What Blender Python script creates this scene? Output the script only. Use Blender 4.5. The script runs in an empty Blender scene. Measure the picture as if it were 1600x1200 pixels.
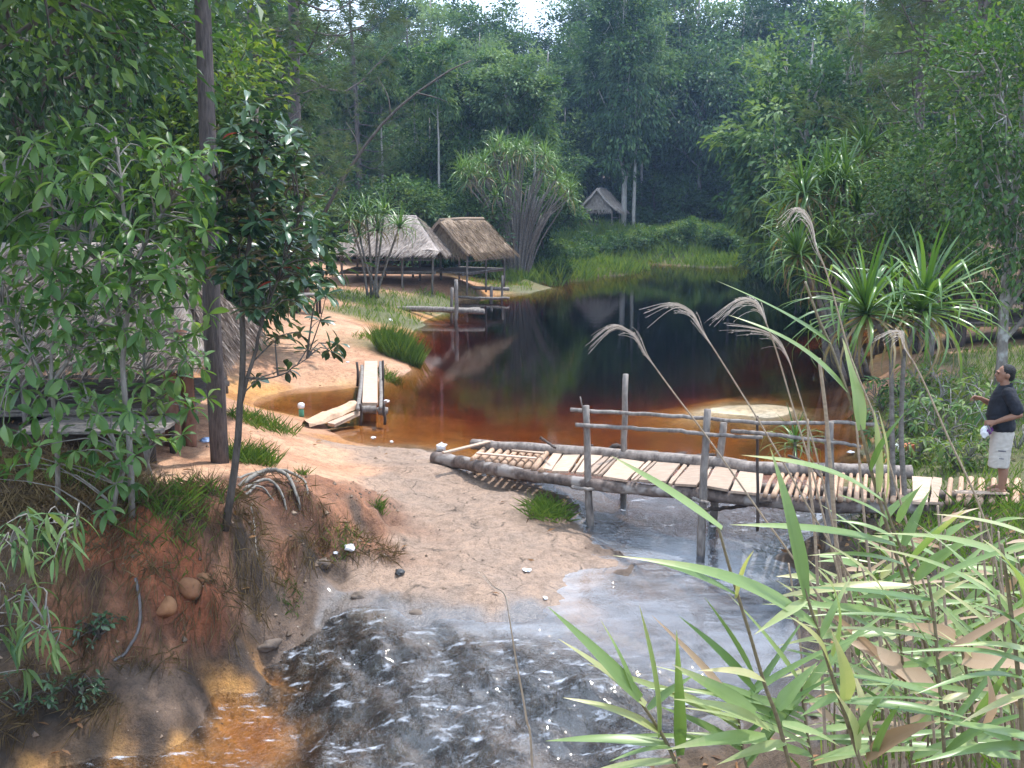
import bpy, bmesh, math, random
import numpy as np
from mathutils import Vector, Matrix, Quaternion
R = math.radians
SC = bpy.context.scene
COL = SC.collection
rng = np.random.default_rng(7)
random.seed(7)

# ------------------------------------------------------------------ camera
CAMZ = 4.4
PITCH = math.atan(290 / 1600)
cd = bpy.data.cameras.new('camera'); cam = bpy.data.objects.new('camera', cd); COL.objects.link(cam)
cam.location = (0, 0, CAMZ); cam.rotation_euler = (math.pi / 2 - PITCH, 0, 0)
cd.sensor_width = 36; cd.lens = 36; cd.clip_start = 0.1; cd.clip_end = 2000
SC.camera = cam

# ------------------------------------------------------------------ sky, sun, exposure
SUN_EL, SUN_AZ = R(68), R(48)            # azimuth clockwise from +Y
wd = bpy.data.worlds.new('World'); SC.world = wd; wd.use_nodes = True
nt = wd.node_tree; bg = nt.nodes['Background']
sky = nt.nodes.new('ShaderNodeTexSky'); sky.sky_type = 'NISHITA'; sky.sun_disc = False
sky.sun_elevation = SUN_EL; sky.sun_rotation = SUN_AZ
sky.air_density = 1.0; sky.dust_density = 3.0; sky.ozone_density = 1.0; sky.altitude = 900
# thin bright cloud veil over the whole sky, as the white sky gaps of the photograph show
tcw = nt.nodes.new('ShaderNodeTexCoord'); mpw = nt.nodes.new('ShaderNodeMapping'); mpw.inputs['Scale'].default_value = (1, 1, 2.2); nt.links.new(tcw.outputs['Generated'], mpw.inputs[0])
nzw = nt.nodes.new('ShaderNodeTexNoise'); nzw.inputs['Scale'].default_value = 2.6; nzw.inputs['Detail'].default_value = 6; nzw.inputs['Roughness'].default_value = .6; nt.links.new(mpw.outputs[0], nzw.inputs['Vector'])
mrw = nt.nodes.new('ShaderNodeMapRange'); mrw.inputs[1].default_value = .34; mrw.inputs[2].default_value = .6; mrw.inputs[3].default_value = .45; mrw.inputs[4].default_value = 1.0; nt.links.new(nzw.outputs['Fac'], mrw.inputs[0])
mxw = nt.nodes.new('ShaderNodeMix'); mxw.data_type = 'RGBA'; nt.links.new(mrw.outputs[0], mxw.inputs[0]); nt.links.new(sky.outputs[0], mxw.inputs[6]); mxw.inputs[7].default_value = (11.6, 14.0, 17.6, 1)
nt.links.new(mxw.outputs[2], bg.inputs[0]); bg.inputs[1].default_value = 0.15
sl = bpy.data.lights.new('sun', 'SUN'); sun = bpy.data.objects.new('sun', sl); COL.objects.link(sun)
sl.energy = 4.4; sl.angle = R(1.5); sl.color = (1.0, 0.96, 0.92)
sd = Vector((math.sin(SUN_AZ) * math.cos(SUN_EL), math.cos(SUN_AZ) * math.cos(SUN_EL), math.sin(SUN_EL)))
sun.rotation_euler = (-sd).to_track_quat('-Z', 'Y').to_euler(); sun.location = (0, 20, 60)
SC.view_settings.view_transform = 'Standard'; SC.view_settings.look = 'None'
SC.view_settings.exposure = 0.36; SC.view_settings.gamma = 1.0; SC.view_settings.use_curve_mapping = False
cy = SC.cycles
cy.max_bounces = 6; cy.diffuse_bounces = 2; cy.glossy_bounces = 2; cy.transmission_bounces = 2
cy.transparent_max_bounces = 10; cy.volume_bounces = 0; cy.caustics_reflective = False; cy.caustics_refractive = False
cy.sample_clamp_indirect = 4.0
cy.use_denoising = True; cy.use_adaptive_sampling = True; cy.adaptive_threshold = 0.02

# ------------------------------------------------------------------ projection helpers (photo pixel -> place)
CP, SP = math.cos(PITCH), math.sin(PITCH)
def slope(v): return (1600 * SP - (600 - v) * CP) / (1600 * CP + (600 - v) * SP)
def P(u, v, Y):                            # point seen at pixel (u, v), Y metres away
    k = Y / (1600 * CP + (600 - v) * SP)
    return np.array([(u - 800) * k, Y, CAMZ - slope(v) * Y])
def G(u, v, z):                            # point seen at pixel (u, v), on height z
    return P(u, v, (CAMZ - z) / slope(v))

# ------------------------------------------------------------------ numpy noise
def _hash(ix, iy, s):
    h = (ix.astype(np.int64) * 374761393 + iy.astype(np.int64) * 668265263 + s * 1442695041) & 0x7fffffff
    h = ((h ^ (h >> 13)) * 1274126177) & 0x7fffffff
    return ((h ^ (h >> 16)) & 0xffff) / 65535.0
def vnoise(x, y, s=0):
    ix, iy = np.floor(x), np.floor(y); fx, fy = x - ix, y - iy
    fx = fx * fx * (3 - 2 * fx); fy = fy * fy * (3 - 2 * fy)
    a, b = _hash(ix, iy, s), _hash(ix + 1, iy, s); c, d = _hash(ix, iy + 1, s), _hash(ix + 1, iy + 1, s)
    return (a + (b - a) * fx) * (1 - fy) + (c + (d - c) * fx) * fy
def fbm(x, y, o=4, s=0):
    r, a, t = 0, 1.0, 0
    for i in range(o):
        r = r + a * vnoise(x, y, s + i * 17); t += a; a *= .5; x = x * 2.03 + 5.1; y = y * 2.03 + 1.7
    return r / t - .5
def sstep(a, b, x):
    t = np.clip((x - a) / (b - a), 0, 1); return t * t * (3 - 2 * t)

# ------------------------------------------------------------------ mesh helpers
class MB:
    def __init__(s): s.V = []; s.F = []; s.T = []; s.n = 0
    def add(s, V, F, t=0.5):
        V = np.asarray(V, float).reshape(-1, 3)
        if not isinstance(F, list): F = [F]
        for f in F:
            f = np.asarray(f, int)
            if f.size == 0: continue
            s.F.append(f + s.n); s.T.append(np.broadcast_to(np.asarray(t, float), (len(f),)).copy())
        s.V.append(V); s.n += len(V); return s
    def mesh(s, name, mat, smooth=False, off=None):
        V = np.concatenate(s.V) if s.V else np.zeros((0, 3))
        if off is not None: V = V - np.asarray(off, float)
        return mesh_np(name, V, s.F, mat, smooth, np.concatenate(s.T) if s.T else None)
def mesh_np(name, V, Fs, mat, smooth=False, tint=None):
    me = bpy.data.meshes.new(name)
    me.vertices.add(len(V)); me.vertices.foreach_set('co', np.ascontiguousarray(V, np.float32).ravel())
    lt = np.concatenate([np.full(len(f), f.shape[1]) for f in Fs]); li = np.concatenate([f.ravel() for f in Fs])
    me.loops.add(len(li)); me.loops.foreach_set('vertex_index', li.astype(np.int32))
    me.polygons.add(len(lt))
    st = np.zeros(len(lt), np.int32); st[1:] = np.cumsum(lt)[:-1]
    me.polygons.foreach_set('loop_start', st)
    me.polygons.foreach_set('use_smooth', np.full(len(lt), bool(smooth)))
    if tint is not None:
        a = me.attributes.new('tint', 'FLOAT', 'FACE'); a.data.foreach_set('value', np.asarray(tint, np.float32))
    me.update(calc_edges=True)
    if mat is not None: me.materials.append(mat)
    return me
def link(name, me, parent=None, mat4=None):
    o = bpy.data.objects.new(name, me); COL.objects.link(o)
    if parent is not None: o.parent = parent
    if mat4 is not None: o.matrix_basis = mat4
    return o
def tag(o, label=None, cat=None, group=None, kind=None):
    if label: o['label'] = label
    if cat: o['category'] = cat
    if group: o['group'] = group
    if kind: o['kind'] = kind
    return o
def thing(name, label, cat, loc, group=None, rz=0, sc=1):
    o = bpy.data.objects.new(name, None); COL.objects.link(o); o.empty_display_size = .2
    o.location = tuple(float(c) for c in loc); o.rotation_euler = (0, 0, rz)
    o.scale = sc if isinstance(sc, tuple) else (sc, sc, sc)
    return tag(o, label, cat, group)
def part(t, name, mb, mat, smooth=False, world=True, parent=None):
    """a part of thing t; coordinates in world space are moved into t's own space"""
    me = mb.mesh(name, mat, smooth, off=tuple(t.location) if world else None)
    return link(name, me, parent or t)
def unit(v):
    v = np.asarray(v, float); return v / (np.linalg.norm(v, axis=-1, keepdims=True) + 1e-12)
def tube(pts, rad, n=6, caps=True):
    pts = np.asarray(pts, float); m = len(pts); rad = np.broadcast_to(np.asarray(rad, float), (m,))
    tg = unit(np.gradient(pts, axis=0))
    a = np.array([0, 0, 1.]) if abs(tg[0][2]) < .9 else np.array([1., 0, 0])
    nv = unit(np.cross(tg[0], a)); ring = []
    an = np.linspace(0, 2 * math.pi, n, endpoint=False)
    for i in range(m):
        nv = unit(nv - tg[i] * np.dot(nv, tg[i])); b = np.cross(tg[i], nv)
        ring.append(pts[i] + rad[i] * (np.cos(an)[:, None] * nv + np.sin(an)[:, None] * b))
    V = np.concatenate(ring); k = np.arange(n); k2 = (k + 1) % n
    F = np.concatenate([np.stack([i * n + k, i * n + k2, (i + 1) * n + k2, (i + 1) * n + k], 1) for i in range(m - 1)])
    Fs = [F]
    if caps: Fs += [np.array([list(k[::-1])]), np.array([list((m - 1) * n + k)])]
    return V, Fs
def curve(pts, n=10, wob=0, r=None):
    """Catmull-Rom through pts, resampled"""
    p = np.asarray(pts, float)
    if len(p) == 2: q = p[0] + (p[1] - p[0]) * np.linspace(0, 1, n)[:, None]
    else:
        e = np.vstack([2 * p[0] - p[1], p, 2 * p[-1] - p[-2]]); ts = np.linspace(0, len(p) - 1 - 1e-6, n); q = []
        for t in ts:
            i = int(t); f = t - i; a, b, c, d = e[i:i + 4]
            q.append(.5 * ((2 * b) + (c - a) * f + (2 * a - 5 * b + 4 * c - d) * f * f + (3 * b - a - 3 * c + d) * f ** 3))
        q = np.array(q)
    if wob:
        w = (r or rng).normal(0, wob, q.shape); w[0] = 0; q = q + w
    return q
def boxv(c, ax, ay, az, jit=0, r=None):
    """box from centre and half-axis vectors"""
    c, ax, ay, az = [np.asarray(k, float) for k in (c, ax, ay, az)]
    V = np.array([c + sx * ax + sy * ay + sz * az for sz in (-1, 1) for sy in (-1, 1) for sx in (-1, 1)])
    if jit: V = V + (r or rng).normal(0, jit, V.shape)
    F = np.array([[0, 2, 3, 1], [4, 5, 7, 6], [0, 1, 5, 4], [2, 6, 7, 3], [0, 4, 6, 2], [1, 3, 7, 5]])
    return V, F
def cards(pos, d, nrm, L, W, fold=.25, droop=.1, mid=.45):
    """leaf-shaped pairs of triangles folded on the midrib"""
    pos = np.asarray(pos, float); N = len(pos); d = unit(d); nrm = unit(nrm)
    s = unit(np.cross(d, nrm)); nn = np.cross(s, d)
    L = np.broadcast_to(np.asarray(L, float), (N,))[:, None]; W = np.broadcast_to(np.asarray(W, float), (N,))[:, None]
    tip = pos + d * L; tip[:, 2] -= (droop * L)[:, 0]
    m = pos + d * L * mid; l = m + s * W * .5 + nn * W * fold; r_ = m - s * W * .5 + nn * W * fold
    V = np.stack([pos, l, tip, r_], 1).reshape(-1, 3); b = np.arange(N)[:, None] * 4
    F = np.concatenate([b + [0, 1, 2], b + [0, 2, 3]], 1).reshape(-1, 3)
    return V, F
def rdir(n, r=None, up=0):
    v = (r or rng).normal(0, 1, (n, 3)); v = unit(v); v[:, 2] += up; return unit(v)

# ------------------------------------------------------------------ materials
def newmat(name):
    m = bpy.data.materials.new(name); m.use_nodes = True; t = m.node_tree
    for n in list(t.nodes): t.nodes.remove(n)
    o = t.nodes.new('ShaderNodeOutputMaterial'); return m, t, o
def nd(t, ty, **kw):
    n = t.nodes.new(ty)
    for k, v in kw.items(): setattr(n, k, v)
    return n
def ramp(t, fac, stops):
    r = nd(t, 'ShaderNodeValToRGB'); el = r.color_ramp.elements
    while len(el) < len(stops): el.new(.5)
    for e, (p, c) in zip(el, stops): e.position = p; e.color = (*c, 1)
    t.links.new(fac, r.inputs[0]); return r.outputs[0]
def noise(t, scale, detail=3, vec=None, rough=.55):
    n = nd(t, 'ShaderNodeTexNoise'); n.inputs['Scale'].default_value = scale; n.inputs['Detail'].default_value = detail
    n.inputs['Roughness'].default_value = rough
    if vec is not None: t.links.new(vec, n.inputs['Vector'])
    return n.outputs['Fac']
def leafmat(name, dark, mid, light, trans=.35, rough=.45, spec=.35, tcol=None):
    m, t, o = newmat(name); L = t.links.new
    at = nd(t, 'ShaderNodeAttribute', attribute_name='tint'); oi = nd(t, 'ShaderNodeObjectInfo')
    ma = nd(t, 'ShaderNodeMath', operation='MULTIPLY_ADD'); ma.inputs[1].default_value = .5; L(oi.outputs['Random'], ma.inputs[0])
    ad = nd(t, 'ShaderNodeMath', operation='SUBTRACT'); L(at.outputs['Fac'], ma.inputs[2]); L(ma.outputs[0], ad.inputs[0]); ad.inputs[1].default_value = .25
    c = ramp(t, ad.outputs[0], [(0, dark), (.5, mid), (1, light)])
    p = nd(t, 'ShaderNodeBsdfPrincipled'); L(c, p.inputs['Base Color']); p.inputs['Roughness'].default_value = rough
    p.inputs['Specular IOR Level'].default_value = spec
    tr = nd(t, 'ShaderNodeBsdfTranslucent'); mx = nd(t, 'ShaderNodeMixShader'); mx.inputs[0].default_value = trans
    hs = nd(t, 'ShaderNodeMix', data_type='RGBA', blend_type='MULTIPLY'); hs.inputs[0].default_value = 1
    L(c, hs.inputs[6]); hs.inputs[7].default_value = (*(tcol or (1.5, 1.45, .6)), 1); L(hs.outputs[2], tr.inputs[0])
    L(p.outputs[0], mx.inputs[1]); L(tr.outputs[0], mx.inputs[2]); L(mx.outputs[0], o.inputs[0]); return m
def barkmat(name, c1, c2, scale=14, stretch=.25, bump=.5, rough=.85, lichen=None):
    m, t, o = newmat(name); L = t.links.new
    tc = nd(t, 'ShaderNodeTexCoord'); mp = nd(t, 'ShaderNodeMapping'); mp.inputs['Scale'].default_value = (1, 1, stretch)
    L(tc.outputs['Object'], mp.inputs[0]); f = noise(t, scale, 5, mp.outputs[0], .65)
    c = ramp(t, f, [(.32, c1), (.68, c2)])
    if lichen:
        f2 = noise(t, scale * .35, 3, tc.outputs['Object']); mx = nd(t, 'ShaderNodeMix', data_type='RGBA')
        rr = ramp(t, f2, [(.52, (0, 0, 0)), (.62, (1, 1, 1))]); L(rr, mx.inputs[0]); L(c, mx.inputs[6]); mx.inputs[7].default_value = (*lichen, 1); c = mx.outputs[2]
    p = nd(t, 'ShaderNodeBsdfPrincipled'); L(c, p.inputs['Base Color']); p.inputs['Roughness'].default_value = rough
    b = nd(t, 'ShaderNodeBump'); b.inputs['Strength'].default_value = bump; b.inputs['Distance'].default_value = .03
    L(f, b.inputs['Height']); L(b.outputs[0], p.inputs['Normal']); L(p.outputs[0], o.inputs[0]); return m
def plainmat(name, c1, c2=None, scale=8, rough=.7, bump=.2, dist=.01, stretch=(1, 1, 1), spec=.4, rnd=0, trans=0):
    m, t, o = newmat(name); L = t.links.new; c2 = c2 or tuple(k * .75 for k in c1)
    tc = nd(t, 'ShaderNodeTexCoord'); mp = nd(t, 'ShaderNodeMapping'); mp.inputs['Scale'].default_value = stretch
    L(tc.outputs['Object'], mp.inputs[0]); f = noise(t, scale, 5, mp.outputs[0], .6)
    c = ramp(t, f, [(.3, c1), (.7, c2)])
    if rnd:
        oi = nd(t, 'ShaderNodeObjectInfo'); hv = nd(t, 'ShaderNodeHueSaturation'); ml = nd(t, 'ShaderNodeMath', operation='MULTIPLY_ADD')
        L(oi.outputs['Random'], ml.inputs[0]); ml.inputs[1].default_value = rnd; ml.inputs[2].default_value = 1 - rnd * .5
        L(ml.outputs[0], hv.inputs['Value']); L(c, hv.inputs['Color']); c = hv.outputs[0]
    p = nd(t, 'ShaderNodeBsdfPrincipled'); L(c, p.inputs['Base Color']); p.inputs['Roughness'].default_value = rough
    p.inputs['Specular IOR Level'].default_value = spec
    b = nd(t, 'ShaderNodeBump'); b.inputs['Strength'].default_value = bump; b.inputs['Distance'].default_value = dist
    L(f, b.inputs['Height']); L(b.outputs[0], p.inputs['Normal'])
    L(p.outputs[0], o.inputs[0]); return m
# ================================================================== GROUND
# control points: photo pixel + height + surface class (S sand, R bare rock, W wet cascade rock, C clay, H humus, T turf, B pond bed)
CT = []
def cp(cls, *pts):
    for u, v, z in pts: g = G(u, v, z); CT.append((g[0], g[1], z, cls))
def cw(cls, *pts):
    for x, y, z in pts: CT.append((x, y, z, cls))
cp('R', (700, 728, .08), (600, 712, .08), (560, 700, .06), (640, 706, .05), (620, 760, 0), (700, 800, -.15), (800, 780, -.08), (840, 800, -.15),
   (880, 845, -.3), (930, 880, -.38), (640, 850, -.25), (750, 870, -.3), (560, 905, -.36), (620, 925, -.42), (740, 948, -.46), (860, 930, -.4), (800, 830, -.2), (660, 780, -.08), (690, 910, -.37), (900, 905, -.41))
cp('S', (500, 702, .2), (480, 668, .12), (440, 702, .45), (540, 735, .12), (500, 735, .35), (450, 590, .14), (500, 570, .35), (600, 568, .25), (450, 540, .55), (520, 500, .7), (430, 500, .75),
   (560, 515, .6), (600, 530, .4), (630, 572, .14), (480, 470, .8), (520, 447, .85), (400, 480, .85), (600, 447, .8), (740, 441, .7), (550, 560, .3), (400, 560, .6), (350, 620, .8), (340, 660, .85), (580, 585, .15),
   (345, 722, .8), (300, 724, .82), (270, 760, .8), (420, 730, .6), (690, 444, .7), (640, 443, .75), (520, 425, 1.0), (600, 425, 1.0), (700, 430, .9))
cp('T', (660, 478, .3), (700, 468, .3), (600, 490, .45), (640, 500, .2), (620, 545, .3), (560, 465, .65), (800, 441, .4), (740, 452, .4))
cp('B', (420, 640, -.1), (450, 626, -.15), (520, 622, -.15), (575, 622, -.25), (760, 470, -.2), (700, 512, -.3), (675, 540, -.3), (660, 580, -.3), (790, 456, -.2), (845, 452, -.3), (545, 690, -.02), (600, 680, -.15), (620, 650, -.2))
cp('H', (200, 720, .9), (100, 720, 1.0), (0, 720, 1.1), (0, 800, .95), (100, 800, .9), (200, 800, .85), (280, 800, .78), (0, 640, 1.2), (150, 650, 1.0))
cp('C', (350, 795, .75), (400, 765, .72), (480, 768, .6), (560, 775, .36), (585, 782, .3), (300, 830, .6))
cp('H', (0, 880, .5), (60, 882, .46), (150, 893, .42), (240, 888, .42), (320, 876, .40), (395, 850, .32), (470, 835, .22), (0, 1010, -.2), (60, 1030, -.32))
cp('C', (130, 1000, -.3), (190, 1008, -.36), (250, 995, -.36), (310, 965, -.3), (370, 930, -.22), (440, 895, -.2), (500, 868, -.2), (545, 826, .1), (560, 848, -.18), (592, 815, -.05), (590, 790, .2))
cp('H', (100, 1085, -.62), (0, 1120, -.7), (60, 1150, -.85))
cp('D', (200, 1065, -.62), (330, 1010, -.58), (400, 960, -.48), (280, 1055, -.70), (350, 1025, -.70), (240, 1112, -.80), (440, 935, -.44))
cp('H', (0, 1200, -1.02), (130, 1170, -.98))
cp('D', (270, 1140, -.97), (300, 1090, -.9), (385, 1045, -.83), (425, 1002, -.73), (485, 950, -.58), (525, 905, -.4), (570, 850, -.25), (600, 820, -.1))
cp('B', (300, 1200, -1.32), (380, 1130, -1.27), (420, 1070, -1.17), (150, 1225, -1.3), (60, 1240, -1.3), (340, 1110, -1.22), (430, 1150, -1.26), (0, 1300, -1.3))
cp('D', (440, 1030, -.98), (432, 1055, -1.08))
cp('W', (475, 1010, -.8), (520, 960, -.62), (600, 965, -.58), (700, 980, -.58), (820, 975, -.53), (480, 1100, -1.08), (560, 1100, -.98), (700, 1100, -.9), (840, 1080, -.76), (520, 1200, -1.16), (700, 1200, -1.06), (900, 1200, -.93),
   (960, 1060, -.6), (1000, 1150, -.76), (640, 1040, -.76), (760, 1040, -.72), (560, 1040, -.85), (500, 1260, -1.24), (800, 1260, -1.06))
cp('D', (935, 868, -.46), (905, 800, -.38), (985, 905, -.5))
cp('W', (960, 940, -.56), (1050, 950, -.66), (1150, 950, -.66), (1080, 1030, -.7), (1200, 1000, -.66), (1130, 1090, -.7), (1240, 1040, -.62), (980, 840, -.56), (1050, 850, -.58), (1150, 850, -.58), (1230, 845, -.52), (1050, 800, -.5), (1180, 800, -.5), (1240, 910, -.55))
cp('H', (1270, 840, -.05), (1310, 850, .12), (1400, 850, .4), (1500, 825, .5), (1590, 802, .55), (1600, 900, .6), (1310, 920, -.05), (1300, 1000, -.2), (1360, 930, .3), (870, 775, -.1), (855, 800, -.12))
cp('T', (1380, 722, .25), (1400, 682, .35), (1380, 642, .1), (1450, 702, .45), (1550, 690, .6), (1600, 640, .75), (1500, 640, .6), (1450, 605, .5), (1440, 745, .35), (1550, 745, .5))
cp('S', (1400, 572, .4), (1430, 585, .5), (1420, 555, .6))
cp('T', (1480, 562, .75), (1600, 560, .9), (1550, 570, .8))
cp('B', (1320, 700, -.2), (1360, 600, -.12), (1340, 562, -.12), (1300, 540, -.3), (1340, 660, -.15), (1355, 740, -.15))
cp('K', (1180, 640, .045), (1130, 643, .035), (1225, 636, .04), (1200, 650, .03), (1150, 632, .02), (1100, 644, .01))
cp('B', (1265, 640, -.1), (1060, 647, -.1), (1130, 665, -.12), (1210, 668, -.12), (1150, 620, -.15), (1230, 617, -.15))
cp('B', (700, 655, -.38), (800, 672, -.38), (900, 682, -.36), (1000, 684, -.34), (1100, 692, -.32), (1250, 692, -.3), (690, 694, -.12), (650, 672, -.26), (800, 605, -.95), (1000, 605, -1.0), (650, 620, -.55), (700, 585, -.85), (850, 545, -1.3),
   (1100, 565, -1.0), (1250, 600, -.45), (1285, 640, -.32), (900, 480, -1.9), (1100, 480, -1.9), (750, 505, -1), (1000, 450, -1.4), (1190, 450, -1.6), (1250, 500, -.9), (900, 640, -.55), (1020, 640, -.5), (760, 560, -1.0), (800, 530, -1.3), (800, 730, -.25), (1000, 720, -.3), (1200, 735, -.3))
cp('T', (840, 441, .05), (900, 432, .05), (1000, 419, .06), (1100, 416, .06), (1165, 416, .06), (820, 436, .4), (860, 420, .5), (930, 410, .7))
cw('T', (3, 74, 1.2), (9, 75, 1.7), (13, 74.5, 1.9), (16, 74, 1.8), (18.3, 73.5, .9), (5, 70, .7), (11, 71.5, .9), (15.5, 71, .9))
cw('S', (3, 82, 1.9), (7, 83, 1.9), (-1, 70, 1.6), (9, 83, 1.9))
cw('B', (20.5, 78, -.8), (19, 68, -1.5), (16, 60, -1.8), (22, 88, -.5))
cw('H', (24, 70, .8), (22, 58, .5), (19, 46, .4), (15, 36, .4), (12, 28, .5), (26, 95, 2), (20, 100, 3), (10, 96, 3.4), (0, 95, 3.2), (-10, 80, 2.6), (-20, 70, 2.6), (-14, 58, 1.5), (-8, 56, 1.2), (-3, 64, 1.2),
   (0, 120, 8), (30, 120, 8), (-30, 110, 7), (-40, 70, 4.5), (45, 75, 5), (30, 45, 2), (24, 32, 1.6), (16, 20, 1.1), (12, 14, 1.0), (9, 10, .9), (-12, 48, 1.3), (-16, 36, 1.5), (-14, 24, 1.3), (-10, 17, 1.15), (-11, 12, 1.2), (-9, 10, .9),
   (-30, 40, 3), (-25, 20, 2.2), (-20, 8, 1.6), (60, 40, 5), (40, 15, 3), (0, 160, 12), (80, 160, 14), (-80, 160, 14), (-90, 80, 8), (90, 80, 8), (-60, 0, 3), (60, -10, 4))
cw('H', (0, 0, 2.75), (3, 1, 2.7), (-2, 1.5, 2.1), (0, 3, 1.3), (0, 4.6, .2), (.3, 6, -.75), (2, 3, 1.45), (3.2, 5, 1.05), (4.5, 7, .8), (2.3, 7, .1), (1.4, 8.0, -.6), (6, 4, 1.6), (8, 7, 1.2), (-3, 3, .6), (5.2, 9.5, .65), (0, -8, 3), (-5, -4, 1.6))
cw('B', (-3, 6, -1.5), (-6, 4, -1.7), (-1.5, 7.2, -1.3), (-9, 1, -1.9))
cw('W', (-.2, 7.6, -1.0), (-1.4, 8.2, -1.15))
cw('H', (-6, 7, -.6), (-8, 7, .3), (-7.5, 9, .3), (-11, 5, .5))
CA = np.array([c[:3] for c in CT]); CC = [c[3] for c in CT]
def warp(x, y):
    k = 1 / (1 + np.maximum(y, 0) / 22.0); return x * k, 22 * np.log1p(np.maximum(y, -15) / 22.0)
wx, wy = warp(CA[:, 0], CA[:, 1])
def _rbf(cx, cy, z, lam):
    D = np.hypot(cx[:, None] - cx[None], cy[:, None] - cy[None]); n = len(cx)
    A = np.zeros((n + 3, n + 3)); A[:n, :n] = -D + np.eye(n) * lam; Q = np.stack([np.ones(n), cx, cy], 1); A[:n, n:] = Q; A[n:, :n] = Q.T
    return np.linalg.solve(A, np.concatenate([z, [0, 0, 0]]))
def _ev(w, cx, cy, x, y):
    out = np.empty(len(x)); n = len(cx)
    for i in range(0, len(x), 20000):
        a, b = x[i:i + 20000], y[i:i + 20000]
        out[i:i + 20000] = -np.hypot(a[:, None] - cx, b[:, None] - cy) @ w[:n] + w[n] + w[n + 1] * a + w[n + 2] * b
    return out
W_Z = _rbf(wx, wy, CA[:, 2], .02)
KL = 'SRWCHTBKD'
KI = np.array([KL.index(c) for c in CC])
def classes(x, y):
    jx = x + .5 * fbm(x * 1.3, y * 1.3, 4, 3) * (1 + y * .03); jy = y + .5 * fbm(x * 1.3, y * 1.3, 4, 9) * (1 + y * .03)
    a, b = warp(jx, jy); out = np.zeros((len(x), len(KL)))
    for i in range(0, len(x), 20000):
        d = np.hypot(a[i:i + 20000, None] - wx, b[i:i + 20000, None] - wy) + .02
        w = d ** -5.0
        for k in range(len(KL)): out[i:i + 20000, k] = w[:, KI == k].sum(1)
    return out / out.sum(1, keepdims=True)
# water level field
WL = np.array([(*G(u, v, z)[:2], z) for u, v, z in [(700, 650, 0), (900, 680, 0), (1100, 690, 0), (1300, 700, 0), (700, 705, 0), (850, 715, -.02), (1000, 725, -.02), (1150, 735, -.03), (1300, 740, -.05), (400, 630, 0), (600, 640, 0),
     (900, 790, -.26), (1000, 795, -.28), (1120, 800, -.28), (1230, 800, -.28), (900, 840, -.38), (1050, 850, -.4), (1230, 850, -.4), (960, 930, -.44), (1080, 950, -.45), (1200, 960, -.45), (860, 950, -.47), (740, 965, -.52), (600, 950, -.56), (1080, 1040, -.5), (1000, 1100, -.66),
     (840, 1080, -.78), (700, 1100, -.92), (560, 1100, -1.0), (480, 1100, -1.09), (460, 1000, -.83), (640, 1040, -.78), (520, 1200, -1.16), (700, 1200, -1.07), (900, 1200, -.96), (400, 1120, -1.1), (300, 1150, -1.1), (200, 1200, -1.1), (420, 1050, -1.0)]]
     + [(-8, 20, 0), (-10, 30, 0), (0, 30, 0), (10, 30, 0), (8, 22, 0), (0, 45, 0), (15, 45, 0), (-15, 45, 0), (0, 60, 0), (20, 60, 0), (20, 90, 0), (-15, 90, 0), (0, 90, 0), (30, 30, 0), (30, 60, 0), (30, 90, 0), (-3, 6, -1.2), (-6, 4, -1.3), (-10, 2, -1.4), (-8, 8, -1.2), (3, 6, -1.0), (6, 10, -.5), (8, 14, -.2), (-6, 12, -.9), (-6, 15, -.3), (0, 4, -1.3)])
lx, ly = warp(WL[:, 0], WL[:, 1]); W_W = _rbf(lx, ly, WL[:, 2], .01)
def wlevel(x, y):
    x = np.asarray(x, float); y = np.asarray(y, float); a, b = warp(x, y); r = _ev(W_W, lx, ly, a, b)
    return np.where(y > 16.2, 0, np.minimum(r, 0))
CIX = {c: i for i, c in enumerate(KL)}
def zground(x, y, detail=True, cl=None):
    x = np.atleast_1d(np.asarray(x, float)); y = np.atleast_1d(np.asarray(y, float)); a, b = warp(x, y)
    z = _ev(W_Z, wx, wy, a, b)
    if detail:
        if cl is None: cl = classes(x, y)
        near = 1 / (1 + np.maximum(y - 14, 0) / 14)
        z = z + cl[:, CIX['S']] * (.10 * fbm(x * .9, y * .9, 4, 1) + .05 * fbm(x * 3.6, y * 3.6, 3, 2)) * near
        rk = fbm(x * 1.1 + y * .3, y * 1.6, 5, 21); lam = np.floor((rk + .5) * 9) / 9 - .5
        z = z + cl[:, CIX['R']] * (.10 * rk + .09 * lam + .045 * fbm(x * 6, y * 6, 4, 4))
        th = .6 * x + .8 * y; al = .8 * x - .6 * y
        w1 = 1 - np.abs(2 * (fbm(th * 3.4, al * 1.6, 4, 31))) ; w2 = fbm(x * 1.3, y * 1.3, 3, 33)
        wz = .13 * (w1 - .8) + .34 * w2 + .035 * (1 - np.abs(4 * fbm(th * 7, al * 3.5, 3, 35)) - .6)
        z = z + cl[:, CIX['W']] * wz * np.where((y > 11.3) | (x > 2.1), .15, 1)
        cl2 = cl[:, CIX['C']] + cl[:, CIX['D']] + cl[:, CIX['H']] * (y < 14)
        rdg = 1 - np.abs(4 * fbm(x * 1.6, y * 1.6, 4, 43)); z = z + cl2 * (.26 * fbm(x * 2.1, y * 2.1, 5, 41) + .10 * fbm(x * 8, y * 8, 4, 45) + .10 * (rdg - .4))
        z = z + cl[:, CIX['H']] * (y >= 14) * .25 * fbm(x * .5, y * .5, 4, 51)
        z = z + cl[:, CIX['T']] * .16 * fbm(x * 1.2, y * 1.2, 4, 61)
        z = z + cl[:, CIX['K']] * (.10 * fbm(x * 1.6, y * 1.6, 4, 65))
        z = z + cl[:, CIX['B']] * .07 * fbm(x * 1.7, y * 1.7, 4, 71)
    return z
def zg(x, y): return float(zground(x, y)[0])
_RY = np.exp(np.linspace(math.log(5), math.log(110), 900))
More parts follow.
